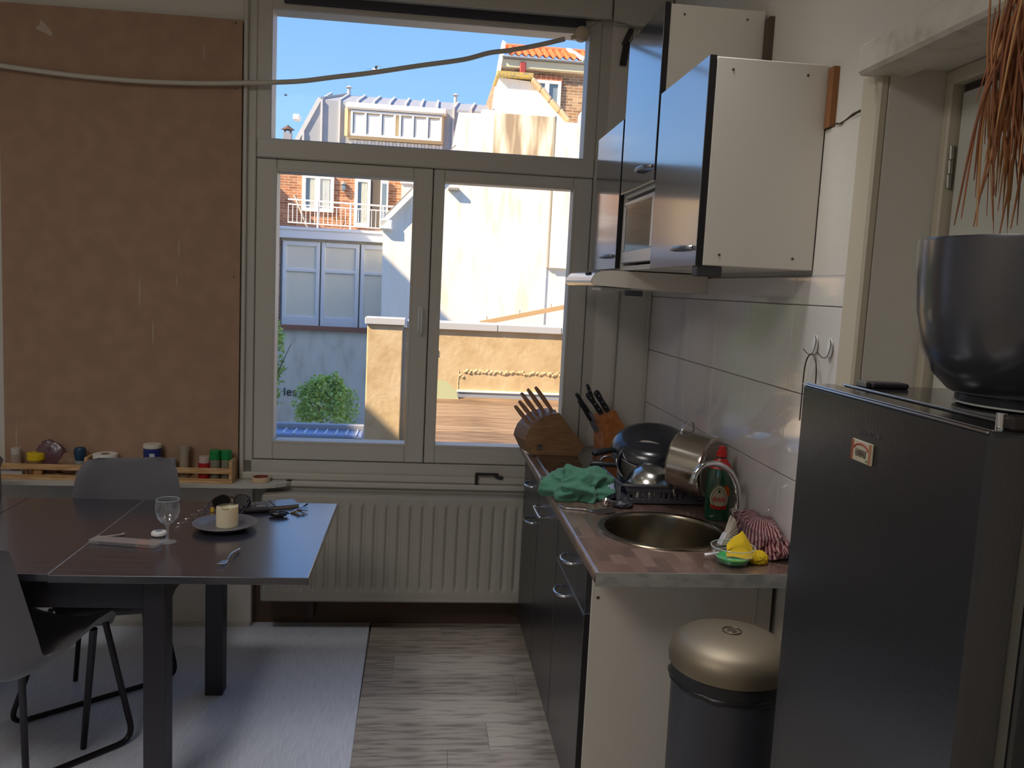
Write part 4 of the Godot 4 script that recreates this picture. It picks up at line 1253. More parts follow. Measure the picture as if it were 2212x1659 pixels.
	solo("wire_loop", M.new().tube(lp, 0.0019, 6), mt("wire_dark", rgb(90, 78, 72)), "thin dark wire loop hanging from the tile hook above the fridge edge", "wire loop")
	# pedal bin
	var bn = thing("pedal_bin", "dark grey round pedal bin with a domed champagne coloured metal lid", "bin", V(0.757, 0, -1.84))
	var bx = Transform3D(Basis(), V(0.757, 0, -1.84))
	put(bn, "body", M.new().lathe([Vector2(0, 0.0), Vector2(0.130, 0.0), Vector2(0.131, 0.02), Vector2(0.134, 0.72), Vector2(0, 0.721)], 56, bx), mt("bin_grey", rgb(66, 67, 74), 0.42, {"metal": 0.3}))
	put(bn, "collar", M.new().lathe([Vector2(0.131, 0.718), Vector2(0.137, 0.722), Vector2(0.137, 0.752), Vector2(0.12, 0.753)], 56, bx), mt("bin_collar", rgb(36, 36, 38), 0.5))
	put(bn, "bin_bag", blob(V(0.757, 0.715, -1.84), V(0.139, 0.026, 0.139), 5, 0.06, 0.035, 60, 10), mt("bag_black", rgb(34, 34, 36), 0.35))
	var lid = put(bn, "lid", M.new().lathe([Vector2(0.136, 0.751), Vector2(0.143, 0.753), Vector2(0.1445, 0.765), Vector2(0.143, 0.782), Vector2(0.136, 0.800), Vector2(0.118, 0.815), Vector2(0.085, 0.826), Vector2(0.045, 0.832), Vector2(0, 0.834)], 64, bx), mt("bin_lid", rgb(142, 130, 110), 0.52, {"metal": 0.8}))
	put(lid, "lid_emblem", M.new().tube(ring(V(0.757, 0.8345, -1.84), 0.022, 24), 0.0015, 5, false), mt("bin_lid_dark", rgb(120, 108, 92), 0.4, {"metal": 0.9}))
	put(lid, "lid_emblem", M.new().lathe([Vector2(0.012, 0.8335), Vector2(0.01, 0.8355), Vector2(0, 0.8358)], 20, bx), mt("bin_lid_dark", rgb(120, 108, 92)))
	put(lid, "hinge", B(0.83, 0.735, -1.97, 0.885, 0.775, -1.94, 0.005), edge)
	put(bn, "pedal", B(0.73, 0.015, -1.705, 0.785, 0.03, -1.66, 0.004), edge)

func counter_top_things():
	var chrome = mt("chrome", Color.WHITE)
	var steel = mt("steel", Color.WHITE)
	var satin = mt("satin_metal", Color.WHITE)
	var nonstick = mt("nonstick", rgb(36, 38, 44), 0.22, {"spec": 0.7})
	var handle_b = mt("handle_black", rgb(34, 34, 37), 0.4)
	var r = RandomNumberGenerator.new()
	r.seed = 33
	# knife block by the window: quarter-round profile
	var oak = mt("block_wood", Color.WHITE, 0.5, {"tex": noise(91, 0.012, [rgb(124, 90, 58), rgb(134, 99, 65), rgb(142, 106, 70)], [0.2, 0.5, 0.8], 4), "s": V(1.5, 9, 4)})
	var k1 = thing("knife_block", "quarter round brown wooden knife block with five pale wooden handled knives by the window", "knife block", V(0.57, 0.906, -3.58))
	var q = poly([Vector2(0.487, 0.9062), Vector2(0.686, 0.9062), Vector2(0.714, 0.950), Vector2(0.599, 1.091), Vector2(0.562, 1.088), Vector2(0.519, 1.069), Vector2(0.491, 1.044), Vector2(0.470, 1.019), Vector2(0.459, 0.990), Vector2(0.454, 0.968)])
	var kx = Transform3D(Basis(V(1, 0, 0), V(0, 1, 0), V(0.28, -0.02, 0.96)), V(0, 0, -3.525))
	put(k1, "block", M.new().prism(q, 0.135, kx), oak)
	put(k1, "emblem", M.new().prism(poly([Vector2(0.507, 0.927), Vector2(0.530, 0.927), Vector2(0.530, 0.951), Vector2(0.507, 0.951)]), 0.001, kx.translated(V(0, 0, 0.0008))), mt("emblem_dark", rgb(44, 38, 36), 0.5))
	for e in [[0.513, 0.943, 0.003, 0.004], [0.524, 0.943, 0.003, 0.004], [0.513, 0.934, 0.004, 0.0045], [0.524, 0.934, 0.004, 0.0045]]:
		put(k1, "emblem_mark", M.new().prism(poly([Vector2(e[0] - e[2], e[1] - e[3]), Vector2(e[0] + e[2], e[1] - e[3]), Vector2(e[0] + e[2], e[1] + e[3]), Vector2(e[0] - e[2], e[1] + e[3])]), 0.001, kx.translated(V(0, 0, 0.0014))), mt("emblem_grey", rgb(110, 96, 84), 0.5))
	var wood_h = mt("knife_wood", rgb(150, 112, 88), 0.5)
	var ks = [[0.482, 1.025, 0.409, 1.109], [0.500, 1.046, 0.426, 1.131], [0.519, 1.062, 0.434, 1.167], [0.546, 1.076, 0.461, 1.185], [0.579, 1.086, 0.495, 1.195]]
	for i in 5:
		var e = ks[i]
		var t = thing("knife", ["leftmost and shortest wooden handled knife in the quarter round block", "second wooden handled knife from the left in the quarter round block", "middle wooden handled knife in the quarter round block", "second wooden handled knife from the right in the quarter round block", "rightmost and highest wooden handled knife in the quarter round block"][i], "knife", V(e[0], e[1], -3.59), "wooden handled knives")
		var a = V(e[0], e[1], -3.59)
		var b = V(e[2], e[3], -3.59)
		var d = (b - a)
		put(t, "blade", M.new().bar(a - d * 0.35, a + d * 0.05, 0.028, 0.003, 0.0, V(0, 0, 1)), mt("blade_steel", rgb(206, 206, 210), 0.25, {"metal": 0.9}))
		put(t, "bolster", M.new().bar(a - d * 0.02, a + d * 0.06, 0.026, 0.014, 0.003, V(0, 0, 1)), mt("bolster_white", rgb(214, 214, 220), 0.25, {"metal": 0.7}))
		put(t, "handle", M.new().tube([a + d * 0.05, a + d * 0.3, a + d * 0.6, a + d * 0.9, a + d * 1.0], [0.0075, 0.0095, 0.0105, 0.0085, 0.006], 10), wood_h)
	# second knife block, orange wood
	var ora = mt("orange_wood", Color.WHITE, 0.45, {"tex": noise(92, 0.012, [rgb(168, 100, 52), rgb(190, 116, 62), rgb(202, 132, 76)], [0.2, 0.5, 0.8], 4), "s": V(3, 3, 3)})
	var k2 = thing("knife_block", "tilted orange brown knife block with black handled knives beside the tiled corner", "knife block", V(0.88, 0.906, -3.66))
	var q2 = poly([Vector2(0.824, 0.9065), Vector2(0.895, 0.9065), Vector2(0.940, 0.985), Vector2(0.866, 1.097), Vector2(0.791, 1.055), Vector2(0.817, 0.992)])
	put(k2, "block", M.new().prism(q2, 0.10, Transform3D(Basis(V(1, 0, 0), V(0, 1, 0), V(0.24, 0, 0.97)), V(0, 0, -3.62))), ora)
	var kk = [[0.840, 1.086, 0.776, 1.180, 0.014, "broad black riveted knife, rightmost in the orange block"], [0.816, 1.072, 0.741, 1.167, 0.013, "black knife with a curved grip, middle of the orange block"], [0.805, 1.075, 0.741, 1.206, 0.008, "slim grey ended sharpening steel, highest in the orange block"], [0.767, 1.038, 0.701, 1.138, 0.009, "lower thin black knife at the left of the orange block"], [0.757, 1.077, 0.691, 1.164, 0.009, "upper thin black knife at the left of the orange block"]]
	for i in 5:
		var e = kk[i]
		var zz = -3.65 - 0.015 * (i % 3)
		var a = V(e[0], e[1], zz)
		var b = V(e[2], e[3], zz)
		var d = b - a
		var t = thing("knife", e[5], "knife", a, "black handled knives")
		put(t, "blade", M.new().bar(a - d.normalized() * (0.05 if i > 2 else 0.06), a + d * 0.02, 0.022, 0.003, 0.0, V(0, 0, 1)), mt("blade_steel", Color.WHITE))
		put(t, "bolster", M.new().bar(a - d * 0.03, a + d * 0.05, e[4] * 1.6, 0.014, 0.002, V(0, 0, 1)), satin)
		var w = e[4]
		put(t, "handle", M.new().tube([a + d * 0.04, a + d * 0.2, a + d * 0.5, a + d * 0.85, a + d * 0.96, a + d], [w * 0.8, w, w * 0.85, w * 1.05, w * 0.9, w * 0.4], 10), handle_b)
		if i < 3:
			for f in [0.25, 0.5, 0.78]:
				put(t, "rivet", M.new().lathe([Vector2(0.0035, 0), Vector2(0.003, 0.0015), Vector2(0, 0.002)], 8, Transform3D(Basis(V(1, 0, 0), V(0, 0, 1), V(0, -1, 0)), a + d * f + V(0, 0, w * 0.95))), chrome)
	# dish rack
	var rk = thing("dish_rack", "dark grey plastic dish rack with slotted sides holding pans", "dish rack", V(0.85, 0.90, -2.92))
	var rg = mt("rack_grey", rgb(70, 68, 72), 0.4)
	var x0 = 0.690
	var x1 = 1.005
	var z0 = -3.11
	var z1 = -2.735
	put(rk, "tray", B(x0 + 0.012, 0.9005, z0 + 0.012, x1 - 0.012, 0.912, z1 - 0.012, 0.004), rg)
	var c1 = [V(x0, 0.964, z0 + 0.02), V(x0, 0.967, z1 - 0.03), V(x0 + 0.008, 0.967, z1 - 0.008), V(x0 + 0.03, 0.967, z1), V(x1 - 0.03, 0.967, z1), V(x1 - 0.008, 0.967, z1 - 0.008), V(x1, 0.967, z1 - 0.03), V(x1, 0.964, z0 + 0.02), V(x1 - 0.02, 0.964, z0), V(x0 + 0.02, 0.964, z0), V(x0, 0.964, z0 + 0.02)]
	put(rk, "rim", M.new().tube(c1, 0.0065, 8, false), rg)
	put(rk, "band", B(x0 + 0.02, 0.945, z1 - 0.004, x1 - 0.02, 0.967, z1 + 0.002, 0.002), rg)
	put(rk, "band", B(x0 + 0.014, 0.905, z1 - 0.008, x1 - 0.014, 0.922, z1 - 0.002, 0.002), rg)
	for k in 14:
		var x = x0 + 0.024 + k * 0.0205
		put(rk, "slat", B(x, 0.918, z1 - 0.007, x + 0.011, 0.95, z1 - 0.001, 0.0015), rg)
	for k in 15:
		var z = z0 + 0.02 + k * 0.0238
		put(rk, "slat", B(x0 - 0.002, 0.908, z, x0 + 0.003, 0.965, z + 0.010, 0.0015), mt("rack_grey_lit", rgb(110, 110, 116), 0.35))  # light falling on the left side put into a paler grey
		put(rk, "slat", B(x1 - 0.003, 0.908, z, x1 + 0.002, 0.965, z + 0.010, 0.0015), rg)
	put(rk, "carry_loop", M.new().tube(curve([V(0.695, 0.962, -3.10), V(0.700, 0.985, -3.10), V(0.72, 0.994, -3.10), V(0.745, 0.99, -3.10), V(0.76, 0.965, -3.10)], 4), 0.004, 7), satin)
	# large frying pan, upside down on top of the stack
	var px = Transform3D(Basis.from_euler(V(0.30, 0.0, 0.10)), V(0.862, 1.055, -2.99))
	var fp = thing("frying_pan", "large black frying pan lying upside down at the back of the dish rack", "frying pan", px.origin)
	put(fp, "pan_body", M.new().lathe([Vector2(0.150, -0.012), Vector2(0.153, -0.010), Vector2(0.150, 0.006), Vector2(0.140, 0.026), Vector2(0.122, 0.042), Vector2(0.10, 0.047), Vector2(0, 0.048)], 56, px), nonstick)
	put(fp, "pan_inside", M.new().lathe([Vector2(0, 0.043), Vector2(0.1, 0.042), Vector2(0.12, 0.036), Vector2(0.137, 0.02), Vector2(0.150, -0.012)], 56, px), nonstick)
	put(fp, "handle", M.new().tube([px * V(-0.14, 0.008, 0.02), px * V(-0.165, 0.016, 0.03), px * V(-0.20, 0.02, 0.045), px * V(-0.225, 0.022, 0.056), px * V(-0.232, 0.022, 0.06)], [0.008, 0.010, 0.012, 0.012, 0.008], 10), handle_b)
	# steel pan under it
	var sx = Transform3D(Basis.from_euler(V(0.25, 0, 0.05)), V(0.862, 0.955, -2.97))
	var sp = thing("saucepan", "pale steel saucepan standing in the dish rack under the black frying pan", "saucepan", sx.origin)
	put(sp, "pan_body", M.new().lathe([Vector2(0, -0.036), Vector2(0.11, -0.036), Vector2(0.122, -0.03), Vector2(0.128, -0.01), Vector2(0.130, 0.085), Vector2(0.127, 0.086), Vector2(0.124, -0.01), Vector2(0, -0.03)], 48, sx), mt("steel_pale", rgb(196, 190, 178), 0.35, {"metal": 0.85}))
	# dark saucepan tipped forward with its handle to the left
	var dx = Transform3D(Basis.from_euler(V(0.75, -0.15, 0.12)), V(0.815, 0.985, -2.90))
	var dp = thing("saucepan", "black lined saucepan tipped forward in the dish rack with its handle to the left", "saucepan", dx.origin)
	put(dp, "pan_body", M.new().lathe([Vector2(0, -0.055), Vector2(0.075, -0.055), Vector2(0.090, -0.045), Vector2(0.096, 0.045), Vector2(0.100, 0.048)], 48, dx), mt("pan_outer", rgb(60, 60, 64), 0.3, {"metal": 0.4}))
	put(dp, "pan_inside", M.new().lathe([Vector2(0.100, 0.048), Vector2(0.094, 0.043), Vector2(0.087, -0.042), Vector2(0.07, -0.05), Vector2(0, -0.05)], 48, dx), nonstick)
	put(dp, "pan_rim", M.new().tube(ring(Vector3.ZERO, 1.0, 2), 0.001, 3) if false else M.new().lathe([Vector2(0.0985, 0.044), Vector2(0.1015, 0.047), Vector2(0.0995, 0.050), Vector2(0.0965, 0.047)], 48, dx), chrome)
	put(dp, "handle", M.new().tube([dx * V(-0.095, 0.035, 0), dx * V(-0.12, 0.04, 0), dx * V(-0.155, 0.045, 0), dx * V(-0.185, 0.05, 0), dx * V(-0.195, 0.05, 0)], [0.007, 0.009, 0.012, 0.012, 0.007], 10), handle_b)
	# steel mixing bowl upside down in front
	var bx = Transform3D(Basis.from_euler(V(0.30, 0, 0.0)), V(0.822, 0.948, -2.83))
	var sb = thing("mixing_bowl", "shiny steel mixing bowl lying upside down at the front of the dish rack", "bowl", bx.origin)
	var bp = [Vector2(0.092, -0.012), Vector2(0.094, -0.010), Vector2(0.092, -0.006), Vector2(0.088, 0.005), Vector2(0.078, 0.033), Vector2(0.062, 0.055), Vector2(0.042, 0.068), Vector2(0.03, 0.070), Vector2(0, 0.071)]
	put(sb, "bowl_body", M.new().lathe(bp, 56, bx), mt("bowl_steel", rgb(206, 204, 196), 0.22, {"metal": 1.0}))
	put(sb, "bowl_inside", M.new().lathe([Vector2(0, 0.069), Vector2(0.04, 0.066), Vector2(0.06, 0.053), Vector2(0.086, 0.005), Vector2(0.092, -0.012)], 40, bx), steel)
	# stock pot on its side
	var ax = V(0.64, -0.06, 0.66).normalized()
	var ux = V(0, 1, 0)
	ux = (ux - ax * ux.dot(ax)).normalized()
	var pot_x = Transform3D(Basis(ax.cross(ux).normalized(), ax, ux), V(0.898, 1.062, -2.75))
	var sg = thing("stock_pot", "steel stock pot lying on its side in the dish rack, base towards the room", "pot", pot_x.origin)
	put(sg, "pot_body", M.new().lathe([Vector2(0.106, -0.002), Vector2(0.109, 0.0), Vector2(0.106, 0.004), Vector2(0.106, 0.112), Vector2(0.104, 0.120), Vector2(0.098, 0.124), Vector2(0.0, 0.124)], 64, pot_x), mt("pot_steel", rgb(200, 194, 184), 0.2, {"metal": 1.0}))
	put(sg, "pot_inside", M.new().lathe([Vector2(0, 0.12), Vector2(0.1, 0.118), Vector2(0.103, 0.0)], 48, pot_x), steel)
	put(sg, "base_disc", M.new().lathe([Vector2(0.090, 0.124), Vector2(0.090, 0.127), Vector2(0.0, 0.1275)], 56, pot_x), mt("pot_base", rgb(168, 158, 146), 0.4, {"metal": 0.9}))
	for s in [-1, 1]:
		var hp = []
		for i in 13:
			var a = PI * i / 12.0
			var ca = cos(a)
			hp.append(pot_x * V(s * -0.052 * ca if s == 0 else -0.045 * ca, 0.012 + 0.004 * sin(a), s * (0.096 + 0.042 * sin(a))))
		put(sg, "loop_handle", M.new().tube(hp, 0.0042, 8), chrome)
	# washing-up liquid
	var bt = thing("soap_bottle", "dark green washing up liquid bottle with red cap and cream and red label", "bottle", V(0.975, 0.90, -2.57))
	var bt_x = Transform3D(Basis.from_euler(V(0, -0.30, 0)), V(0.975, 0, -2.57))
	put(bt, "bottle_body", M.new().lathe([Vector2(0, 0.9002), Vector2(0.036, 0.9002), Vector2(0.041, 0.906), Vector2(0.043, 0.93), Vector2(0.0435, 1.02), Vector2(0.041, 1.05), Vector2(0.034, 1.075), Vector2(0.024, 1.093), Vector2(0.017, 1.105), Vector2(0.015, 1.112), Vector2(0, 1.113)], 40, bt_x, 0.62), mt("soap_green", rgb(18, 62, 42), 0.12, {"spec": 0.7}))
	put(bt, "neck_label", M.new().lathe([Vector2(0.036, 1.072), Vector2(0.0305, 1.084), Vector2(0.0235, 1.0955), Vector2(0.0180, 1.105)], 40, bt_x, 0.66), mt("soap_red", rgb(196, 36, 30), 0.35))
	var cap = put(bt, "cap", M.new().lathe([Vector2(0.013, 1.112), Vector2(0.0165, 1.112), Vector2(0.0165, 1.128), Vector2(0.012, 1.132), Vector2(0.0115, 1.142), Vector2(0.009, 1.145), Vector2(0, 1.145)], 24, bt_x), mt("soap_red", rgb(196, 36, 30)))
	put(cap, "cap_rim", M.new().lathe([Vector2(0.0168, 1.111), Vector2(0.0185, 1.113), Vector2(0.0168, 1.116)], 24, bt_x), mt("soap_red", rgb(196, 36, 30)))
	var on = func(u, v, out = 0.0006):
		# a point on the bottle's front, u across and v up
		var a = u / 0.043
		return bt_x * V(0.043 * sin(a), v, (0.043 * 0.62) * cos(a) + out)
	var lab = func(pts, out):
		var c = Vector2.ZERO
		for p in pts:
			c += p
		c /= pts.size()
		var m = M.new()
		var rows = []
		for f in 7:
			var row = PackedVector3Array()
			for p in pts:
				var w = c.lerp(p, f / 6.0)
				row.append(on.call(w.x, w.y, out))
			rows.append(row)
		m.grid(rows, true)
		m.grid(rows, true, true)
		return m
	var drop = []
	for i in 28:
		var a = TAU * i / 28.0
		var w = Vector2(0.031 * cos(a), 0.978 + 0.036 * sin(a))
		if sin(a) > 0.2:
			w.x *= 1.0 - 0.35 * (sin(a) - 0.2)
			w.y += 0.006 * sin(a)
		drop.append(w)
	var label = put(bt, "label", lab.call(drop, 0.0008), mt("label_cream", rgb(212, 200, 168), 0.45))
	var ora2 = []
	for p in [Vector2(0.012, 1.018), Vector2(0.026, 1.022), Vector2(0.036, 1.012), Vector2(0.037, 0.99), Vector2(0.030, 0.98), Vector2(0.022, 1.0)]:
		ora2.append(p)
	put(label, "orange_corner", lab.call(ora2, 0.0012), mt("label_orange", rgb(220, 96, 40), 0.45))
	var inner = []
	for p in drop:
		inner.append(Vector2(p.x * 0.80, 0.978 + (p.y - 0.978) * 0.80))
	put(label, "label_ring", lab.call(inner, 0.0012), mt("label_ring", rgb(96, 116, 84), 0.45))
	var inner2 = []
	for p in drop:
		inner2.append(Vector2(p.x * 0.74, 0.978 + (p.y - 0.978) * 0.75))
	put(label, "label_field", lab.call(inner2, 0.0016), mt("label_cream", rgb(212, 200, 168)))
	var dr = []
	for i in 12:
		var a = TAU * i / 12.0
		dr.append(Vector2(0.004 * cos(a) * (1.0 - 0.5 * maxf(0, sin(a))), 1.001 + 0.006 * sin(a)))
	put(label, "label_drop", lab.call(dr, 0.002), mt("label_leaf", rgb(46, 92, 60), 0.45))
	put(label, "label_band", lab.call([Vector2(-0.029, 0.956), Vector2(0.0, 0.954), Vector2(0.029, 0.956), Vector2(0.026, 0.943), Vector2(0, 0.940), Vector2(-0.026, 0.943)], 0.002), mt("label_red", rgb(190, 44, 36), 0.45))
	var tm = TextMesh.new()
	tm.text = "dreft"
	tm.font_size = 24
	tm.pixel_size = 0.00085
	tm.depth = 0.001
	var to = put(bt, "lettering", tm, mt("label_red", rgb(190, 44, 36)), false)
	to.position = bt_x * V(0, 0.9755, 0.0295) - bt.position
	to.rotation.y = -0.30
	to.scale = V(0.85, 1.15, 1)
	# green cleaning cloth
	var cg = mt("cloth_green", Color.WHITE, 0.95, {"tex": noise(95, 0.03, [rgb(70, 122, 98), rgb(80, 134, 108)], [], 2), "s": V(3, 3, 3), "rim": 0.4})
	solo("cleaning_cloth", blob(V(0.563, 0.925, -2.84), V(0.102, 0.066, 0.078), 14, 0.5, 0.0075, 90, 44, 0.9012), cg, "crumpled green microfibre cloth on the worktop in front of the hob", "cloth")
	# palette knife lying by the cloth
	var sl = thing("spatula", "metal spatula with a long wire handle lying on the worktop before the green cloth", "spatula", V(0.55, 0.90, -2.65))
	put(sl, "handle", M.new().tube(curve([V(0.474, 0.905, -2.69), V(0.482, 0.9035, -2.672), V(0.50, 0.904, -2.66), V(0.545, 0.905, -2.648), V(0.562, 0.9045, -2.636), V(0.572, 0.9035, -2.618)], 4), 0.0025, 7), chrome)
	put(sl, "neck", M.new().bar(V(0.566, 0.903, -2.625), V(0.60, 0.906, -2.625), 0.004, 0.003), satin)
	put(sl, "blade", M.new().box(V(-0.035, 0, -0.022), V(0.035, 0.003, 0.022), 0.001, Transform3D(Basis.from_euler(V(0.05, 0.25, 0.10)), V(0.612, 0.9035, -2.63))), mt("spat_dark", rgb(92, 80, 72), 0.35, {"metal": 0.7}))
	# crumpled film and scourer between cloth and rack
	solo("plastic_film", blob(V(0.672, 0.925, -2.86), V(0.030, 0.034, 0.06), 24, 0.35, 0.02, 40, 20, 0.9012), mt("film", rgb(150, 160, 186), 0.25, {"spec": 0.8}), "crumpled bluish plastic bag squeezed between the green cloth and the dish rack", "plastic bag")
	var ts = thing("tea_strainer", "small shiny metal tea strainer lying beside the dish rack corner", "strainer", V(0.648, 0.90, -2.72))
	put(ts, "cup", M.new().lathe([Vector2(0, 0.9), Vector2(0.01, 0.901), Vector2(0.0155, 0.908), Vector2(0.0165, 0.922), Vector2(0.0155, 0.922), Vector2(0, 0.905)], 20, Transform3D(Basis.from_euler(V(0.0, 0, 0)), V(0.636, 0.0012, -2.715))), chrome)
	put(ts, "handle", M.new().tube([V(0.650, 0.919, -2.717), V(0.672, 0.914, -2.72), V(0.69, 0.906, -2.722)], 0.0022, 6), chrome)
	solo("scourer", blob(V(0.694, 0.911, -2.700), V(0.030, 0.013, 0.022), 44, 0.4, 0.05, 30, 14, 0.9012), mt("scour", rgb(70, 72, 76), 0.4, {"metal": 0.5}), "dark steel wool scourer lying at the dish rack corner beside the strainer", "scourer")
	# glass dish, and a spoon shape standing in for the rim reflection
	solo("glass_dish", M.new().lathe([Vector2(0, 0.757), Vector2(0.05, 0.7575), Vector2(0.075, 0.763), Vector2(0.082, 0.769), Vector2(0.080, 0.772), Vector2(0.073, 0.766), Vector2(0.05, 0.7605), Vector2(0, 0.760)], 40, Transform3D(Basis.from_euler(V(0.0, 0, -0.09)), V(0.0, 0, 0)).translated(V(0.72, 0.005, -2.40))), mt("clear_dish", rgb(220, 226, 222), 0.04, {"alpha": 0.25, "spec": 0.8}), "clear glass dish lying in the bottom of the sink", "dish")
	var spn = thing("reflection_spoon", "long pale spoon shape standing in for a rim reflection in the left of the sink", "spoon", V(0.64, 0.78, -2.40))
	put(spn, "handle", M.new().tube([V(0.592, 0.880, -2.44), V(0.64, 0.836, -2.40), V(0.70, 0.787, -2.35)], 0.0045, 8), mt("reflection_tan", rgb(176, 150, 112), 0.5))
	put(spn, "spoon_bowl", M.new().append_lump(V(0.715, 0.777, -2.34), V(0.024, 0.009, 0.017), 3, 14, 8), mt("reflection_tan", rgb(176, 150, 112)))
	# glass bowl with green soap
	var gb = thing("glass_bowl", "small clear glass bowl of green soapy water on the worktop corner", "bowl", V(0.862, 0.90, -2.135))
	var gx = Transform3D(Basis(), V(0.862, 0, -2.135))
	put(gb, "bowl_glass", M.new().lathe([Vector2(0, 0.9003), Vector2(0.036, 0.9003), Vector2(0.040, 0.905), Vector2(0.051, 0.925), Vector2(0.057, 0.938), Vector2(0.060, 0.948), Vector2(0.0585, 0.9495), Vector2(0.0555, 0.940), Vector2(0.0495, 0.927), Vector2(0.0385, 0.907), Vector2(0.034, 0.9035), Vector2(0, 0.9035)], 48, gx), mt("bowl_glass", rgb(226, 240, 232), 0.03, {"alpha": 0.04, "spec": 1.0}))
	put(gb, "rim_line", M.new().tube(ring(V(0.862, 0.949, -2.135), 0.0592, 40), 0.0011, 6, false), mt("rim_glass", rgb(196, 212, 206), 0.05, {"spec": 1.0}))
	put(gb, "rim_line", M.new().tube(ring(V(0.862, 0.927, -2.135), 0.0518, 40), 0.0008, 6, false), mt("rim_glass", rgb(196, 212, 206)))
	var soap = put(gb, "green_soap", M.new().lathe([Vector2(0, 0.9038), Vector2(0.033, 0.904), Vector2(0.038, 0.9075), Vector2(0.0455, 0.920), Vector2(0, 0.920)], 40, gx), mt("soap_liquid", rgb(14, 176, 84), 0.08, {"spec": 0.6}))
	soap.set_meta("label", "bright green soapy liquid")
	var yel = mt("sponge_yellow", Color.WHITE, 0.95, {"tex": noise(97, 0.15, [rgb(206, 168, 20), rgb(226, 192, 40)], [], 3), "s": V(9, 9, 9)})
	var spo = M.new()
	var srow = []
	for j in 9:
		var rw = PackedVector3Array()
		for i in 9:
			var u = i / 8.0 - 0.5
			var w = j / 8.0 - 0.5
			var f = w + 0.5
			var lo = V(0.838, 0.926, -2.118).lerp(V(0.912, 0.921, -2.112), i / 8.0)
			var hi = V(0.846, 0.945, -2.140).lerp(V(0.893, 0.982, -2.155), minf(1.0, i / 6.0)).lerp(V(0.918, 0.945, -2.140), clampf((i - 6) / 2.0, 0.0, 1.0))
			rw.append(lo.lerp(hi, f) + V(0, 0, 0.005 * sin(u * 7.0) + 0.003 * sin(w * 9.0)))
		srow.append(rw)
	var back = []
	for rw in srow:
		var b2 = PackedVector3Array()
		for p in rw:
			b2.append(p + V(0.003, 0.003, -0.008))
		back.append(b2)
	spo.grid(srow)
	spo.grid(back, false, true)
	var edge_a = PackedVector3Array()
	var edge_b = PackedVector3Array()
	for i in 9:
		edge_a.append(srow[0][i])
		edge_b.append(back[0][i])
	for j in range(1, 9):
		edge_a.append(srow[j][8])
		edge_b.append(back[j][8])
	for i in range(7, -1, -1):
		edge_a.append(srow[8][i])
		edge_b.append(back[8][i])
	for j in range(7, 0, -1):
		edge_a.append(srow[j][0])
		edge_b.append(back[j][0])
	spo.grid([edge_b, edge_a], true)
	solo("sponge_cloth", spo, yel, "yellow sponge cloth standing up out of the glass bowl", "sponge cloth")
	solo("sponge_lump", blob(V(0.936, 0.914, -2.14), V(0.026, 0.019, 0.022), 19, 0.3, 0.03, 36, 18, 0.9012), yel, "crumpled yellow cloth lying on the worktop right of the glass bowl", "cloth")
	solo("cotton_bud", M.new().tube([V(0.795, 0.913, -2.165), V(0.81, 0.917, -2.16), V(0.83, 0.925, -2.15)], [0.005, 0.0045, 0.003], 8), mt("bud_white", rgb(226, 222, 216), 0.6), "small white plug sticking out left of the glass bowl", "plug")
	# washing-up brush with pale bristles
	var br = thing("dish_brush", "white dish brush head with a fan of pale bristles behind the glass bowl", "brush", V(0.91, 0.90, -2.28))
	put(br, "brush_head", M.new().bar(V(0.878, 0.906, -2.28), V(0.897, 0.942, -2.285), 0.03, 0.008, 0.003, V(1, 0, 0)), mt("brush_white", rgb(214, 214, 216), 0.4))
	var bm = M.new()
	for i in 240:
		var f = r.randf()
		var s = r.randf_range(-0.013, 0.013)
		var a = V(0.880, 0.908, -2.28).lerp(V(0.899, 0.942, -2.285), f) + V(0, 0, s)
		var d = V(lerpf(0.052, 0.016, f), lerpf(-0.003, 0.036, f) + 0.012, s * 0.8)
		bm.tube([a, a + d * 0.5 + V(0, 0.001, 0), a + d], 0.0012, 4, false)
	tag(put(br, "bristles", bm, mt("bristle", rgb(206, 196, 178), 0.8)), "", "", "", "stuff")
	# red striped tea towel
	var im = Image.create(256, 256, false, Image.FORMAT_RGB8)
	for y in 256:
		for x in 256:
			var st = (x / 8) % 2
			var c = rgb(104, 30, 42) if st == 0 else rgb(188, 150, 146)
			if (y / 16) % 5 == 0:
				c = c.darkened(0.15)
			im.set_pixel(x, y, c.darkened(r.randf() * 0.12))
	im.generate_mipmaps()
	var tw = mt("towel_stripes", Color.WHITE, 0.95, {"tex": ImageTexture.create_from_image(im), "tri": false, "rim": 0.3})
	tw.uv1_scale = V(2.6, 1.0, 1)
	var t0 = blob(V(1.0, 0.932, -2.29), V(0.052, 0.058, 0.135), 61, 0.26, 0.010, 90, 44, 0.9012)
	for i in t0.P.size():
		t0.P[i].x = minf(t0.P[i].x, 1.041)
		if t0.P[i].x < 0.963:
			t0.P[i].x = 0.963 + (t0.P[i].x - 0.963) * 0.6
	solo("tea_towel", t0, tw, "crumpled dark red and pink striped tea towel against the tiles by the fridge", "towel")

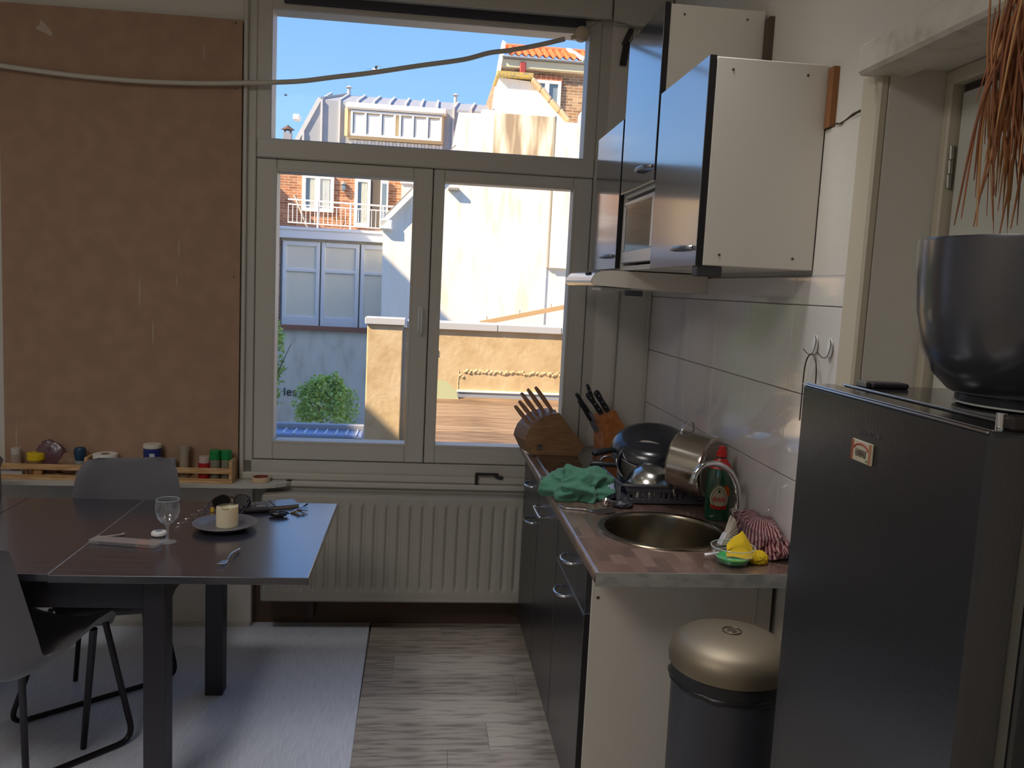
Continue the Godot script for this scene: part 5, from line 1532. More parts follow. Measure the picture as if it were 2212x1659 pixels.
func shell(parent, nm, prof, wid, mat, thick = 0.034):
	# a padded one-piece seat and back: prof = points (z, y), wid = half widths
	var n = prof.size()
	var nu = 17
	var top = []
	var bot = []
	for j in n:
		var d
		if j == 0:
			d = prof[1] - prof[0]
		elif j == n - 1:
			d = prof[j] - prof[j - 1]
		else:
			d = prof[j + 1] - prof[j - 1]
		d = d.normalized()
		var nor = Vector2(d.y, -d.x) # towards the sitter: up over the seat, forward before the back
		if nor.y < 0 and j < n / 2:
			nor = -nor
		if j >= n / 2 and nor.x < 0:
			nor = -nor
		var ra = PackedVector3Array()
		var rb = PackedVector3Array()
		for i in nu:
			var u = -1.0 + 2.0 * i / (nu - 1)
			var lift = 0.080 * pow(absf(u), 2.6) * (0.35 + 0.65 * smoothstep(0.0, 0.2, float(j) / n))
			if j > n * 0.8:
				lift *= 0.5
			var e = clampf((absf(u) - 0.8) / 0.2, 0.0, 1.0)
			var th = thick * sqrt(maxf(0.0, 1.0 - e * e)) * 0.5
			var endf = minf(1.0, minf(j, n - 1 - j) / 1.0)
			th *= 0.25 + 0.75 * endf
			var p = prof[j] + nor * lift
			var a = p + nor * th
			var b = p - nor * th
			ra.append(V(u * wid[j], a.y, a.x))
			rb.append(V(u * wid[j], b.y, b.x))
		top.append(ra)
		bot.append(rb)
	var m = M.new()
	m.grid(top)
	m.grid(bot, false, true)
	m.grid([bot[0], top[0]])
	m.grid([top[n - 1], bot[n - 1]])
	return put(parent, nm, m, mat, false)

func chair_shape():
	var pr = [Vector2(0.240, 0.425), Vector2(0.235, 0.440), Vector2(0.205, 0.448), Vector2(0.12, 0.440), Vector2(0.03, 0.426), Vector2(-0.06, 0.414), Vector2(-0.13, 0.416), Vector2(-0.178, 0.440), Vector2(-0.208, 0.482), Vector2(-0.222, 0.54), Vector2(-0.238, 0.61), Vector2(-0.255, 0.69), Vector2(-0.272, 0.77), Vector2(-0.283, 0.815), Vector2(-0.289, 0.845), Vector2(-0.293, 0.862), Vector2(-0.295, 0.870)]
	var wd = [0.16, 0.185, 0.205, 0.220, 0.226, 0.226, 0.224, 0.222, 0.22, 0.216, 0.208, 0.198, 0.188, 0.180, 0.168, 0.150, 0.11]
	return [pr, wd]

func sled(parent, pts, mat, nm = "leg_frame"):
	put(parent, nm, M.new().tube(pts, 0.0095, 9), mat)

func bend(pts, rad = 0.05) -> Array:
	# a polyline with its corners rounded
	var out = [pts[0]]
	for i in range(1, pts.size() - 1):
		var a = pts[i] + (pts[i - 1] - pts[i]).normalized() * minf(rad, (pts[i - 1] - pts[i]).length() * 0.45)
		var b = pts[i] + (pts[i + 1] - pts[i]).normalized() * minf(rad, (pts[i + 1] - pts[i]).length() * 0.45)
		for k in 6:
			var t = k / 5.0
			out.append(a.lerp(pts[i], t).lerp(pts[i].lerp(b, t), t))
	out.append(pts[-1])
	return out

func table_side():
	var r = RandomNumberGenerator.new()
	r.seed = 12
	var grain = noise(101, 0.012, [rgb(32, 31, 38), rgb(42, 41, 49), rgb(50, 48, 56)], [0.2, 0.5, 0.85], 4)
	var tb = mt("table_brown", Color.WHITE, 0.27, {"tex": grain, "s": V(0.7, 4, 7), "spec": 1.0, "coat": 1.0, "coatr": 0.18, "bump": noise(102, 0.02, [], [], 4), "bs": 0.02})
	var tbd = mt("table_frame", rgb(36, 32, 37), 0.45)
	var t = thing("dining_table", "dark brown extendable dining table in front of the window and board", "table", V(-1.2, 0, -2.83))
	var zf = -2.412
	var zb = -3.250
	put(t, "tabletop", B(-1.0395, 0.722, zb, -0.311, 0.745, zf, 0.0015), tb)
	put(t, "extension_leaf", B(-1.456, 0.722, zb, -1.0415, 0.745, zf - 0.01, 0.0012), tb)
	put(t, "tabletop", B(-2.25, 0.722, zb, -1.458, 0.745, zf - 0.01, 0.0015), tb)
	put(t, "seam_strip", B(-1.0415, 0.73, zb, -1.0395, 0.7448, zf - 0.012), mt("seam_grey", rgb(150, 142, 132), 0.5))
	put(t, "apron", B(-2.0, 0.620, -2.505, -0.79, 0.722, -2.483, 0.002), tbd)
	put(t, "apron", B(-2.0, 0.620, -3.19, -0.79, 0.722, -3.17, 0.002), tbd)
	put(t, "apron", B(-0.77, 0.620, -3.16, -0.75, 0.722, -2.51, 0.002), tbd)
	put(t, "slide_rail", B(-0.80, 0.69, -2.56, -0.42, 0.722, -2.53, 0.002), tbd)
	put(t, "slide_rail", B(-0.80, 0.69, -3.14, -0.42, 0.722, -3.11, 0.002), tbd)
	for p in [[-0.795, -2.535], [-0.788, -3.222], [-2.05, -2.535], [-2.05, -3.222]]:
		put(t, "leg", B(p[0], 0.0, p[1], p[0] + 0.066, 0.722, p[1] + 0.070, 0.003), tbd)
	# chairs
	var felt = mt("felt_grey", Color.WHITE, 0.95, {"tex": noise(103, 0.2, [rgb(88, 85, 88), rgb(106, 103, 106)], [], 3), "s": V(9, 9, 9), "rim": 0.6})
	var felt2 = mt("felt_brown", Color.WHITE, 0.9, {"tex": noise(104, 0.2, [rgb(58, 44, 42), rgb(74, 58, 54)], [], 3), "s": V(9, 9, 9), "rim": 0.5})
	var tube_m = mt("chair_tube", rgb(36, 30, 34), 0.35, {"metal": 0.4})
	var sh = chair_shape()
	var c1 = thing("dining_chair", "dark grey felt bucket chair behind the table, its back before the low wall", "chair", V(-1.085, 0, -3.135), "bucket chairs round the table", 0.22)
	shell(c1, "seat_shell", sh[0], sh[1], felt)
	put(c1, "leg_frame", M.new().tube(bend([V(0.115, 0.425, -0.08), V(0.185, 0.0105, -0.13), V(-0.35, 0.0105, 0.13), V(-0.21, 0.425, 0.14)], 0.06), 0.0095, 9), tube_m, false)
	put(c1, "leg", M.new().tube([V(0.06, 0.41, -0.12), V(0.075, 0.002, -0.19)], 0.0095, 9), tube_m, false)
	put(c1, "leg", M.new().tube([V(-0.15, 0.41, -0.12), V(-0.19, 0.002, -0.19)], 0.0095, 9), tube_m, false)
	var c2 = thing("dining_chair", "dark grey felt bucket chair at the near side of the table with sled legs", "chair", V(-1.232, 0, -2.60), "bucket chairs round the table", PI - 0.27)
	shell(c2, "seat_shell", sh[0], sh[1], felt)
	off[c2] = V(-1.232, 0, -2.60)
	var inv = c2.transform.affine_inverse()
	var w2l = func(pts):
		var o = []
		for p in pts:
			o.append(inv * p)
		return o
	put(c2, "leg_frame", M.new().tube(w2l.call(bend([V(-1.02, 0.452, -2.79), V(-0.944, 0.0105, -2.835), V(-1.185, 0.0105, -2.585), V(-1.135, 0.435, -2.46)], 0.06)), 0.0105, 9), tube_m, false)
	put(c2, "leg", M.new().tube(w2l.call([V(-1.03, 0.455, -2.72), V(-1.093, 0.004, -2.789)]), [0.0125, 0.0105], 9), tube_m, false)
	put(c2, "leg", M.new().tube(w2l.call([V(-1.42, 0.445, -2.72), V(-1.47, 0.004, -2.80)]), [0.0125, 0.0105], 9), tube_m, false)
	put(c2, "leg", M.new().tube(w2l.call([V(-1.38, 0.445, -2.48), V(-1.42, 0.004, -2.40)]), [0.0125, 0.0105], 9), tube_m, false)
	var c3 = thing("dining_chair", "dark brown bucket chair whose back edge shows at the left behind the table", "chair", V(-1.80, 0, -3.16), "bucket chairs round the table", -0.05)
	shell(c3, "seat_shell", sh[0], sh[1], felt2)
	put(c3, "leg_frame", M.new().tube(bend([V(0.16, 0.425, -0.12), V(0.2, 0.0105, -0.19), V(0.2, 0.0105, 0.2), V(0.16, 0.445, 0.14)], 0.06), 0.0095, 9), tube_m, false)
	put(c3, "leg_frame", M.new().tube(bend([V(-0.16, 0.425, -0.12), V(-0.2, 0.0105, -0.19), V(-0.2, 0.0105, 0.2), V(-0.16, 0.445, 0.14)], 0.06), 0.0095, 9), tube_m, false)
	# an armchair whose padded side just enters the frame at the lower left
	var ac = thing("armchair", "grey green fabric armchair side just entering the lower left corner", "armchair", V(-1.25, 0, -1.43))
	var ag = mt("armchair_fabric", Color.WHITE, 0.95, {"tex": noise(105, 0.2, [rgb(118, 124, 116), rgb(146, 150, 142)], [], 3), "s": V(9, 9, 9), "rim": 0.5})
	put(ac, "arm", B(-0.97, 0.10, -1.71, -0.826, 0.80, -1.15, 0.055), ag)
	put(ac, "seat", B(-1.53, 0.12, -1.71, -0.97, 0.44, -1.15, 0.05), ag)
	put(ac, "arm", B(-1.67, 0.10, -1.71, -1.53, 0.80, -1.15, 0.055), ag)
	for p in [[-0.91, -1.65], [-0.91, -1.2], [-1.60, -1.65], [-1.60, -1.2]]:
		put(ac, "leg", M.new().tube([V(p[0], 0.0, p[1]), V(p[0], 0.11, p[1])], [0.014, 0.02], 10), tube_m)
	# wine glass
	var gl = mt("clear_glass", rgb(250, 252, 252), 0.02, {"alpha": 0.02, "spec": 1.0})
	var stemg = mt("stem_glass", rgb(236, 240, 244), 0.04, {"alpha": 0.10, "spec": 1.0})
	var wg = thing("wine_glass", "small empty stemmed wine glass standing on the dark table", "wine glass", V(-0.802, 0.745, -2.73))
	var gx = Transform3D(Basis(), V(-0.802, 0, -2.73))
	put(wg, "bowl", M.new().lathe([Vector2(0, 0.806), Vector2(0.010, 0.807), Vector2(0.022, 0.814), Vector2(0.032, 0.828), Vector2(0.0375, 0.845), Vector2(0.0385, 0.860), Vector2(0.037, 0.878), Vector2(0.0355, 0.888), Vector2(0.0345, 0.888), Vector2(0.036, 0.876), Vector2(0.0372, 0.860), Vector2(0.0362, 0.846), Vector2(0.031, 0.830), Vector2(0.021, 0.817), Vector2(0.008, 0.8105), Vector2(0, 0.810)], 48, gx), gl)
	put(wg, "rim", M.new().tube(ring(V(-0.802, 0.888, -2.73), 0.035, 40), 0.0007, 5, false), mt("rim_glass", rgb(196, 212, 206), 0.05, {"spec": 1.0}))
	put(wg, "stem", M.new().lathe([Vector2(0.0075, 0.753), Vector2(0.0045, 0.760), Vector2(0.004, 0.780), Vector2(0.0048, 0.798), Vector2(0.010, 0.807)], 24, gx), stemg)
	put(wg, "foot", M.new().lathe([Vector2(0, 0.7453), Vector2(0.027, 0.7453), Vector2(0.0275, 0.747), Vector2(0.020, 0.7492), Vector2(0.0075, 0.753), Vector2(0, 0.754)], 40, gx), stemg)
	# candle on a plate
	var px = Transform3D(Basis(), V(-0.660, 0, -2.90))
	var pl = thing("plate", "flat dark grey plate on the table under the white candle", "plate", V(-0.660, 0.745, -2.90))
	put(pl, "plate_body", M.new().lathe([Vector2(0, 0.7452), Vector2(0.065, 0.7452), Vector2(0.070, 0.748), Vector2(0.098, 0.759), Vector2(0.1065, 0.7645), Vector2(0.1065, 0.7665), Vector2(0.100, 0.7645), Vector2(0.075, 0.756), Vector2(0.066, 0.7528), Vector2(0, 0.7525)], 64, px), mt("plate_grey", rgb(98, 98, 102), 0.32, {"spec": 0.6}))
	put(pl, "plate_rim", M.new().tube(ring(V(-0.660, 0.7662, -2.90), 0.1064, 56), 0.0007, 5, false), mt("plate_rim", rgb(150, 140, 134), 0.3))
	var ca = thing("candle", "short thick cream candle with an uneven melted rim on the grey plate", "candle", V(-0.653, 0.7526, -2.90))
	var wax = mt("wax", rgb(236, 229, 206), 0.45, {"back": Color(0.9, 0.82, 0.6)})
	wax.subsurf_scatter_enabled = true
	wax.subsurf_scatter_strength = 0.4
	var rows = []
	for f in [[0.0, 0.0], [0.0350, 0.0], [0.0365, 0.002], [0.0365, 0.07], [0.0365, 1.0], [0.0345, 1.02], [0.0325, 1.0], [0.031, 0.066], [0.0, 0.064]]:
		var row = PackedVector3Array()
		for i in 48:
			var a = TAU * i / 48.0
			var h = 0.066 + 0.006 * sin(a * 1.0 + 2.6) + 0.004 * sin(a * 2.0 + 1.0) + 0.0018 * sin(a * 5.0)
			var y = h if f[1] == 1.0 else (h + 0.002 if f[1] == 1.02 else f[1])
			if f[1] == 0.066 or f[1] == 0.064:
				y = f[1] - 0.012
			row.append(V(-0.653 + f[0] * cos(a), 0.7527 + y, -2.90 - f[0] * sin(a)))
		rows.append(row)
	put(ca, "wax", M.new().grid(rows, true), wax)
	put(ca, "wick", M.new().tube([V(-0.653, 0.803, -2.90), V(-0.652, 0.812, -2.90), V(-0.650, 0.816, -2.899)], 0.0011, 6), mt("wick", rgb(40, 34, 30), 0.9))
	# fork
	var fk = thing("fork", "small steel fork lying on the near right part of the table", "fork", V(-0.575, 0.745, -2.57))
	var fm = mt("fork_steel", rgb(200, 196, 190), 0.22, {"metal": 1.0})
	var fa = V(-0.5825, 0.7475, -2.500)
	var fd = (V(-0.560, 0, -2.655) - V(-0.5825, 0, -2.500)).normalized()
	var fs = V(-fd.z, 0, fd.x)
	var hrow = []
	for e in [[0.030, 0.0075, 0.004], [0.040, 0.008, 0.0035], [0.055, 0.0045, 0.008], [0.075, 0.003, 0.012], [0.10, 0.0032, 0.0125], [0.13, 0.0045, 0.010], [0.15, 0.0055, 0.0075], [0.158, 0.003, 0.007]]:
		hrow.append(PackedVector3Array([fa + fd * e[0] + fs * e[1] + V(0, e[2] - 0.0015, 0), fa + fd * e[0] + V(0, e[2], 0), fa + fd * e[0] - fs * e[1] + V(0, e[2] - 0.0015, 0)]))
	var hm = M.new().grid(hrow)
	var hrow2 = []
	for rw in hrow:
		hrow2.append(PackedVector3Array([rw[0] - V(0, 0.0012, 0), rw[1] - V(0, 0.0015, 0), rw[2] - V(0, 0.0012, 0)]))
	hm.grid(hrow2, false, true)
	put(fk, "handle", hm, fm)
	for k in 4:
		var o = fs * (-0.009 + 0.006 * k)
		put(fk, "tine", M.new().tube([fa + fd * 0.042 + o * 0.8 + V(0, 0.0035, 0), fa + fd * 0.028 + o + V(0, 0.0025, 0), fa + fd * 0.01 + o + V(0, 0.0030, 0), fa + o + V(0, 0.0065, 0)], [0.0018, 0.0016, 0.0014, 0.0008], 6), fm)
	# transparent case, screw, white fob
	var cs = thing("pen_case", "long clear plastic case with an orange end piece lying by the table seam", "case", V(-0.92, 0.745, -2.70))
	var ct = Transform3D(Basis(Vector3.UP, -0.20), V(-0.922, 0.7455, -2.703))
	var clear = mt("clear_plastic", rgb(190, 182, 180), 0.12, {"alpha": 0.20, "spec": 1.0})
	put(cs, "case_body", M.new().box(V(-0.112, 0, -0.024), V(0.112, 0.011, 0.024), 0.002, ct), clear)
	put(cs, "case_lid", M.new().box(V(-0.113, 0.0112, -0.025), V(0.113, 0.0135, 0.025), 0.001, ct), clear)
	put(cs, "orange_insert", M.new().box(V(0.035, 0.0015, -0.020), V(0.072, 0.0095, 0.0), 0.001, ct), mt("insert_orange", rgb(224, 116, 44), 0.4))
	put(cs, "dark_insert", M.new().box(V(-0.09, 0.0015, -0.006), V(0.03, 0.008, 0.012), 0.001, ct), mt("insert_grey", rgb(96, 92, 96), 0.4))
	var sw = thing("bolt", "pale metal bolt lying beside the clear case on the table", "bolt", V(-0.99, 0.745, -2.76))
	put(sw, "shank", M.new().tube([V(-1.035, 0.7485, -2.752), V(-0.965, 0.7490, -2.792)], 0.0032, 10), mt("bolt_zinc", rgb(190, 184, 172), 0.35, {"metal": 0.8}))
	put(sw, "head", M.new().tube([V(-0.965, 0.7500, -2.792), V(-0.959, 0.7500, -2.7955)], 0.0048, 12), mt("bolt_zinc", rgb(190, 184, 172)))
	var lz = thing("white_fob", "small white oval fob with a grey button behind the glass stem", "fob", V(-0.852, 0.745, -2.815))
	put(lz, "fob_body", M.new().lathe([Vector2(0, 0.7453), Vector2(0.020, 0.7455), Vector2(0.0245, 0.749), Vector2(0.025, 0.755), Vector2(0.0225, 0.7595), Vector2(0.016, 0.7615), Vector2(0, 0.762)], 32, Transform3D(Basis(), V(-0.850, 0, -2.80))), mt("fob_white", rgb(216, 212, 206), 0.35))
	put(lz, "button", M.new().lathe([Vector2(0.012, 0.7615), Vector2(0.0115, 0.7628), Vector2(0, 0.763)], 24, Transform3D(Basis(), V(-0.850, 0, -2.80))), mt("fob_grey", rgb(126, 132, 146), 0.4))
	# sunglasses
	var sgl = thing("sunglasses", "large dark sunglasses standing on the table behind the candle", "sunglasses", V(-0.69, 0.745, -3.13))
	var lens = mt("lens_dark", rgb(30, 24, 22), 0.08, {"spec": 1.0})
	var frm = mt("frame_tortoise", rgb(58, 40, 30), 0.25)
	var lx = [V(-0.722, 0.778, -3.115), V(-0.655, 0.772, -3.155)]
	for k in 2:
		var bx = Transform3D(Basis.from_euler(V(0.18, 0.40 if k == 0 else -0.12, 0.1)), lx[k])
		var pts = []
		for i in 28:
			var a = TAU * i / 28.0
			pts.append(Vector2(0.031 * cos(a) * (1.0 + 0.08 * sin(a)), 0.029 * sin(a)))
		put(sgl, "lens", M.new().prism(poly(pts), 0.003, bx, false), lens)
		var fp = []
		for p in pts:
			fp.append(bx * V(p.x, p.y, -0.001))
		fp.append(fp[0])
		put(sgl, "lens_frame", M.new().tube(fp, 0.0026, 6, false), frm)
	put(sgl, "bridge", M.new().tube(curve([V(-0.695, 0.790, -3.126), V(-0.69, 0.796, -3.131), V(-0.684, 0.788, -3.137)], 4), 0.0025, 6), frm)
	put(sgl, "temple", M.new().tube(curve([V(-0.752, 0.792, -3.10), V(-0.758, 0.775, -3.05), V(-0.752, 0.758, -2.995), V(-0.735, 0.749, -2.97)], 5), 0.0022, 6), frm)
	put(sgl, "temple", M.new().tube(curve([V(-0.625, 0.785, -3.16), V(-0.63, 0.768, -3.09), V(-0.64, 0.752, -3.03)], 5), 0.0022, 6), frm)
	# thin wavy wire
	var wp = []
	for i in 60:
		var f = i / 59.0
		var p = V(-0.822, 0.7478, -2.885).lerp(V(-0.775, 0.7478, -3.20), f)
		p += V(0.010 * sin(f * 36.0) + 0.006 * sin(f * 71.0), 0.001 + 0.003 * absf(sin(f * 25.0)), 0.010 * cos(f * 36.0))
		wp.append(p)
	solo("wire_chain", M.new().tube(wp, 0.0013, 6), mt("chain_silver", rgb(206, 200, 188), 0.2, {"metal": 1.0}), "thin wavy silver wire lying on the table between glass and sunglasses", "wire")
	solo("yellow_tag", B(-0.757, 0.7455, -3.10, -0.745, 0.762, -3.095, 0.001), mt("tag_yellow", rgb(222, 176, 40), 0.4), "tiny yellow tag by the left lens of the sunglasses", "tag")
	# wallet and notebook
	var nb = thing("notebook", "thin dark notebook with a pale sheen lying near the back edge of the table", "notebook", V(-0.53, 0.745, -3.19))
	var nx = Transform3D(Basis(Vector3.UP, 0.42), V(-0.535, 0.7455, -3.195))
	put(nb, "cover", M.new().box(V(-0.075, 0.010, -0.045), V(0.075, 0.012, 0.045), 0.0006, nx), mt("notebook_cover", rgb(76, 76, 84), 0.22, {"spec": 0.8}))
	put(nb, "pages", M.new().box(V(-0.073, 0.002, -0.043), V(0.073, 0.010, 0.043), 0.0004, nx), mt("pages", rgb(140, 122, 104), 0.7))
	put(nb, "cover", M.new().box(V(-0.075, 0.0, -0.045), V(0.075, 0.002, 0.045), 0.0006, nx), mt("notebook_cover", rgb(76, 76, 84)))
	put(nb, "elastic", M.new().box(V(-0.02, 0.0121, -0.045), V(-0.015, 0.0128, 0.045), 0.0, nx), mt("elastic", rgb(40, 40, 44), 0.6))
	var wl = thing("wallet", "black wallet with a metal clasp at the left end of the notebook", "wallet", V(-0.61, 0.745, -3.13))
	var wx = Transform3D(Basis(Vector3.UP, 0.30), V(-0.598, 0.7455, -3.118))
	put(wl, "wallet_body", M.new().box(V(-0.048, 0, -0.030), V(0.048, 0.018, 0.030), 0.006, wx), mt("wallet_black", rgb(34, 30, 30), 0.35))
	put(wl, "clasp", M.new().box(V(0.0, 0.018, -0.012), V(0.035, 0.0195, 0.010), 0.0006, wx), mt("clasp", rgb(196, 196, 200), 0.2, {"metal": 1.0}))
	# keys
	var ky = thing("key_bunch", "bunch of keys with a black oval car fob near the right of the table", "keys", V(-0.49, 0.745, -3.08))
	put(ky, "car_fob", M.new().append_lump(V(-0.505, 0.755, -3.055), V(0.036, 0.0095, 0.018), 2, 28, 14), mt("fob_black", rgb(26, 26, 28), 0.3))
	put(ky, "key_ring", M.new().tube(ring(V(-0.455, 0.752, -3.115), 0.014, 24, V(1, 0, 0), V(0, 0.15, 1).normalized()), 0.0012, 6, false), mt("ring_steel", rgb(190, 186, 180), 0.2, {"metal": 1.0}))
	var kc = [rgb(196, 168, 96), rgb(190, 190, 190), rgb(166, 140, 84), rgb(180, 178, 176), rgb(120, 70, 50)]
	for i in 5:
		var a = -0.9 + i * 0.55
		var kx = Transform3D(Basis.from_euler(V(0.05 * i, a, 0.1 * (i % 2))), V(-0.462 + 0.006 * i, 0.7475 + 0.003 * i, -3.105))
		var km = M.new()
		km.lathe([Vector2(0, -0.001), Vector2(0.0105, -0.001), Vector2(0.0105, 0.001), Vector2(0, 0.001)], 14, kx)
		km.box(V(0.008, -0.001, -0.0035), V(0.044, 0.001, 0.0035), 0.0, kx)
		for q in 4:
			km.box(V(0.020 + q * 0.006, -0.001, 0.0035), V(0.023 + q * 0.006, 0.001, 0.0055), 0.0, kx)
		put(ky, "key", km, mt("key_%d" % i, kc[i], 0.25, {"metal": 0.95}))
	put(ky, "strap", M.new().bar(V(-0.44, 0.751, -3.14), V(-0.415, 0.765, -3.165), 0.006, 0.003), mt("fob_black", rgb(26, 26, 28)))

func window_ledge():
	# hardboard sheet left of the window
	var hb = thing("hardboard_sheet", "large brown hardboard sheet standing against the wall left of the window", "board", V(-1.3, 0.702, -3.80))
	var board = mt("hardboard", Color.WHITE, 0.7, {"tex": noise(111, 0.02, [rgb(160, 128, 104), rgb(165, 132, 107), rgb(170, 137, 111)], [0.2, 0.5, 0.8], 4), "s": V(0.8, 0.8, 0.8)})
	put(hb, "sheet", M.new().prism(poly([Vector2(-1.806, 0.7025), Vector2(-0.812, 0.7025), Vector2(-0.812, 2.695), Vector2(-1.795, 2.69)]), 0.018, Transform3D(Basis(), V(0, 0, -3.803))), board)
	var r = RandomNumberGenerator.new()
	r.seed = 9
	put(hb, "paint_stain", M.new().prism(poly([Vector2(-1.628, 2.632), Vector2(-1.596, 2.60), Vector2(-1.580, 2.578), Vector2(-1.588, 2.568), Vector2(-1.618, 2.582), Vector2(-1.650, 2.595), Vector2(-1.634, 2.61)]), 0.0008, Transform3D(Basis(), V(0, 0, -3.8022))), mt("stain_pale", rgb(190, 172, 154), 0.8))
	for p in [[-1.07, 1.72, 0.05], [-1.235, 1.52, 0.10], [-1.08, 1.58, 0.03], [-0.97, 2.55, 0.04], [-1.18, 1.35, 0.07], [-1.755, 0.86, 0.10]]:
		put(hb, "scratch", M.new().prism(poly([Vector2(p[0], p[1] + p[2]), Vector2(p[0] - 0.003, p[1]), Vector2(p[0] - 0.001, p[1] - p[2]), Vector2(p[0] + 0.002, p[1])]), 0.0006, Transform3D(Basis(), V(0, 0, -3.8022))), mt("stain_pale", rgb(190, 172, 154)))
	for p in [[-0.835, 2.42], [-0.838, 1.62], [-0.84, 2.69]]:
		put(hb, "screw_head", M.new().lathe([Vector2(0.004, 0), Vector2(0.003, 0.0012), Vector2(0, 0.0014)], 8, Transform3D(Basis(V(1, 0, 0), V(0, 0, 1), V(0, -1, 0)), V(p[0], p[1] - 0.01, -3.803))), mt("screw_dark", rgb(80, 70, 58)))
	# two wooden spice racks on the ledge
	var pine = mt("pine", Color.WHITE, 0.55, {"tex": noise(112, 0.012, [rgb(186, 142, 92), rgb(204, 162, 112), rgb(214, 176, 128)], [0.2, 0.5, 0.8], 4), "s": V(1.2, 9, 9)})
	for e in [[-1.86, -1.422, "pale pine spice rack on the ledge at the far left beside the paper roll"], [-1.215, -0.815, "pale pine spice rack on the ledge behind the grey chair, near the window"]]:
		var t = thing("spice_rack", e[2], "rack", V((e[0] + e[1]) / 2, 0.702, -3.75), "spice racks on the window ledge")
		put(t, "base_board", B(e[0], 0.7022, -3.79, e[1], 0.716, -3.705, 0.001), pine)
		put(t, "front_rail", B(e[0] + 0.012, 0.745, -3.716, e[1] - 0.012, 0.769, -3.705, 0.001), pine)
		put(t, "front_rail", B(e[0] + 0.012, 0.7165, -3.711, e[1] - 0.012, 0.722, -3.703, 0.001), pine)
		for x in [e[0], e[1] - 0.014]:
			put(t, "end_board", B(x, 0.7165, -3.79, x + 0.014, 0.805, -3.703, 0.002), pine)
	var jar = func(nm, label, x, y, z, prof, mat, parts, group = ""):
		var t = thing(nm, label, "jar" if nm.ends_with("jar") else nm.split("_")[-1], V(x, y, z), group)
		put(t, "body", M.new().lathe(prof, 24, Transform3D(Basis(), V(x, y, z))), mat)
		for p in parts:
			put(t, p[0], M.new().lathe(p[1], 24, Transform3D(Basis(), V(x, y, z))), p[2])
		return t
	var cyl = func(rad, h0, h1):
		return [Vector2(0, h0), Vector2(rad * 0.95, h0), Vector2(rad, h0 + 0.002), Vector2(rad, h1 - 0.002), Vector2(rad * 0.95, h1), Vector2(0, h1)]
	var yb = 0.7165
	jar.call("spice_jar", "clear jar with a bright yellow lid in the left spice rack", -1.652, yb, -3.748, cyl.call(0.033, 0.0, 0.058), mt("jar_brown", rgb(120, 86, 60), 0.2, {"spec": 0.8}), [["lid", cyl.call(0.036, 0.064, 0.094), mt("lid_yellow", rgb(224, 190, 30), 0.4)], ["neck", cyl.call(0.031, 0.058, 0.064), mt("jar_neck", rgb(200, 180, 90), 0.3)]])
	solo("snack_bag", blob(V(-1.600, 0.787, -3.770), V(0.058, 0.068, 0.022), 71, 0.22, 0.014, 40, 24, 0.7166), mt("bag_purple", rgb(104, 72, 78), 0.3, {"spec": 0.7}), "crumpled purple brown bag behind the yellow lidded jar in the left spice rack", "bag")
	solo("paper_bag", blob(V(-1.525, 0.760, -3.768), V(0.055, 0.044, 0.020), 72, 0.22, 0.014, 40, 20, 0.7166), mt("bag_tan", rgb(140, 108, 82), 0.6), "low tan paper bag between the purple bag and the blue capped bottle", "bag")
	jar.call("spice_bottle", "glass spice bottle with a dark blue domed cap in the left spice rack", -1.468, yb, -3.745, cyl.call(0.020, 0.0, 0.066), mt("jar_glass", rgb(150, 156, 150), 0.1, {"spec": 0.8}), [["cap", [Vector2(0, 0.064), Vector2(0.018, 0.066), Vector2(0.024, 0.085), Vector2(0.0245, 0.112), Vector2(0.02, 0.122), Vector2(0, 0.126)], mt("cap_blue", rgb(34, 62, 88), 0.4)]])
	jar.call("salt_jar", "pale cloudy jar standing at the far left end of the left spice rack", -1.735, yb, -3.75, cyl.call(0.022, 0.0, 0.085), mt("jar_pale", rgb(168, 150, 134), 0.3), [["lid", cyl.call(0.019, 0.085, 0.112), mt("lid_pale", rgb(196, 186, 176), 0.4)]])
	solo("paper_slip", B(-1.85, 0.7165, -3.755, -1.70, 0.735, -3.725, 0.002), mt("slip_white", rgb(206, 204, 206), 0.7), "white folded paper lying at the left end of the left spice rack", "paper")
	solo("nut_lump", blob(V(-1.632, 0.7305, -3.716), V(0.018, 0.014, 0.004), 75, 0.2, 0.05, 24, 12, 0.7166), mt("nut_tan", rgb(176, 132, 84), 0.6), "small tan packet low in the left spice rack below the yellow lid", "packet")
	# kitchen roll
	var kr = thing("paper_roll", "white kitchen paper roll standing on the ledge between rack and grey chair", "paper roll", V(-1.365, 0.702, -3.755))
	put(kr, "paper", M.new().lathe([Vector2(0.016, 0.7022), Vector2(0.050, 0.7022), Vector2(0.051, 0.704), Vector2(0.051, 0.812), Vector2(0.050, 0.813), Vector2(0.018, 0.813), Vector2(0.017, 0.7022)], 40, Transform3D(Basis(), V(-1.365, 0, -3.752))), mt("paper_white", rgb(228, 222, 214), 0.85))
	put(kr, "tube", M.new().lathe([Vector2(0.0175, 0.8135), Vector2(0.0165, 0.8138), Vector2(0.0155, 0.8135), Vector2(0.0155, 0.71)], 24, Transform3D(Basis(), V(-1.365, 0, -3.752))), mt("roll_card", rgb(140, 108, 84), 0.8))
	# jars in the right rack
	jar.call("blue_tub", "blue and white tub with a pale lid behind the grey chair back", -1.167, yb, -3.752, cyl.call(0.037, 0.0, 0.128), mt("tub_blue", rgb(36, 48, 116), 0.35), [["lid", cyl.call(0.0385, 0.128, 0.146), mt("tub_lid", rgb(214, 210, 190), 0.4)]])
	solo("tub_label", B(-1.168, 0.785, -3.7145, -1.146, 0.826, -3.7125, 0.0005), mt("tub_sticker", rgb(196, 196, 206), 0.5), "small white sticker on the front of the blue tub", "sticker")
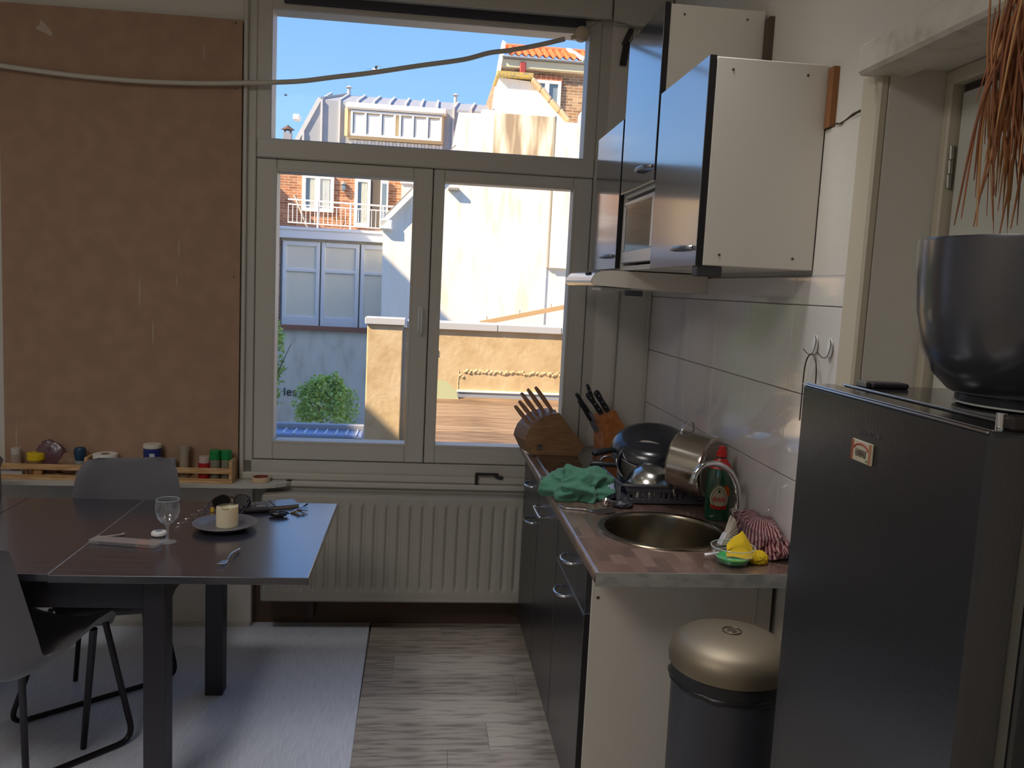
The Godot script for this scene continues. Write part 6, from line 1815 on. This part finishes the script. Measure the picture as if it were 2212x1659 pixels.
	jar.call("spice_tube", "pale grey squeezed tube leaning in the right spice rack", -1.032, yb, -3.755, [Vector2(0, 0), Vector2(0.020, 0), Vector2(0.021, 0.03), Vector2(0.019, 0.10), Vector2(0.026, 0.142), Vector2(0, 0.143)], mt("tube_grey", rgb(164, 150, 130), 0.35), [])
	jar.call("small_jar", "low pale jar left of the squeezed tube in the right spice rack", -1.085, yb, -3.748, cyl.call(0.022, 0.0, 0.085), mt("jar_glass2", rgb(150, 150, 156), 0.2), [])
	jar.call("spice_jar", "red labelled spice jar with a clear cap in the right spice rack", -0.943, yb, -3.745, cyl.call(0.026, 0.0, 0.070), mt("jar_red", rgb(168, 32, 36), 0.3), [["cap", cyl.call(0.024, 0.070, 0.098), mt("cap_clear", rgb(196, 176, 170), 0.25)]])
	for k in 2:
		jar.call("spice_jar", ["green lidded spice jar next to the red jar in the right spice rack", "green lidded spice jar at the right end of the right spice rack"][k], -0.897 + k * 0.048, yb, -3.745, cyl.call(0.022, 0.0, 0.085), mt("jar_herb", rgb(132, 132, 112), 0.2, {"spec": 0.8}), [["lid", cyl.call(0.0235, 0.087, 0.128), mt("lid_green", rgb(30, 132, 66), 0.35)], ["neck", cyl.call(0.020, 0.084, 0.088), mt("jar_herb", rgb(132, 132, 112))]], "green lidded spice jars")
	# tape roll and window stay
	var tp = thing("tape_roll", "roll of beige masking tape lying on the ledge at the window corner", "tape", V(-0.70, 0.702, -3.765))
	var tx = Transform3D(Basis(), V(-0.702, 0.7022, -3.765))
	put(tp, "tape", M.new().lathe([Vector2(0.034, 0.0), Vector2(0.041, 0.0), Vector2(0.042, 0.001), Vector2(0.042, 0.021), Vector2(0.041, 0.022), Vector2(0.034, 0.022)], 40, tx), mt("tape_beige", rgb(214, 186, 150), 0.6))
	put(tp, "core", M.new().lathe([Vector2(0.034, 0.022), Vector2(0.0325, 0.022), Vector2(0.0325, 0.0005), Vector2(0.034, 0.0)], 40, tx), mt("tape_core", Color.WHITE, 0.6, {"tex": noise(113, 0.06, [rgb(52, 70, 92), rgb(190, 48, 44), rgb(190, 48, 44), rgb(70, 92, 60)], [0.3, 0.45, 0.6, 0.7], 2), "s": V(12, 4, 12)}))
	var st = thing("window_stay", "dark metal window stay lying over the sill right of the middle", "window stay", V(0.31, 0.735, -3.80))
	var sm = mt("stay_dark", rgb(56, 54, 52), 0.45, {"metal": 0.5})
	put(st, "stay_bar", B(0.268, 0.748, -3.797, 0.372, 0.760, -3.785, 0.003), sm)
	put(st, "stay_foot", B(0.262, 0.7025, -3.792, 0.276, 0.760, -3.784, 0.002), sm)
	put(st, "stay_knob", M.new().tube([V(0.355, 0.745, -3.792), V(0.385, 0.738, -3.79), V(0.392, 0.744, -3.79)], [0.008, 0.009, 0.006], 10), sm)
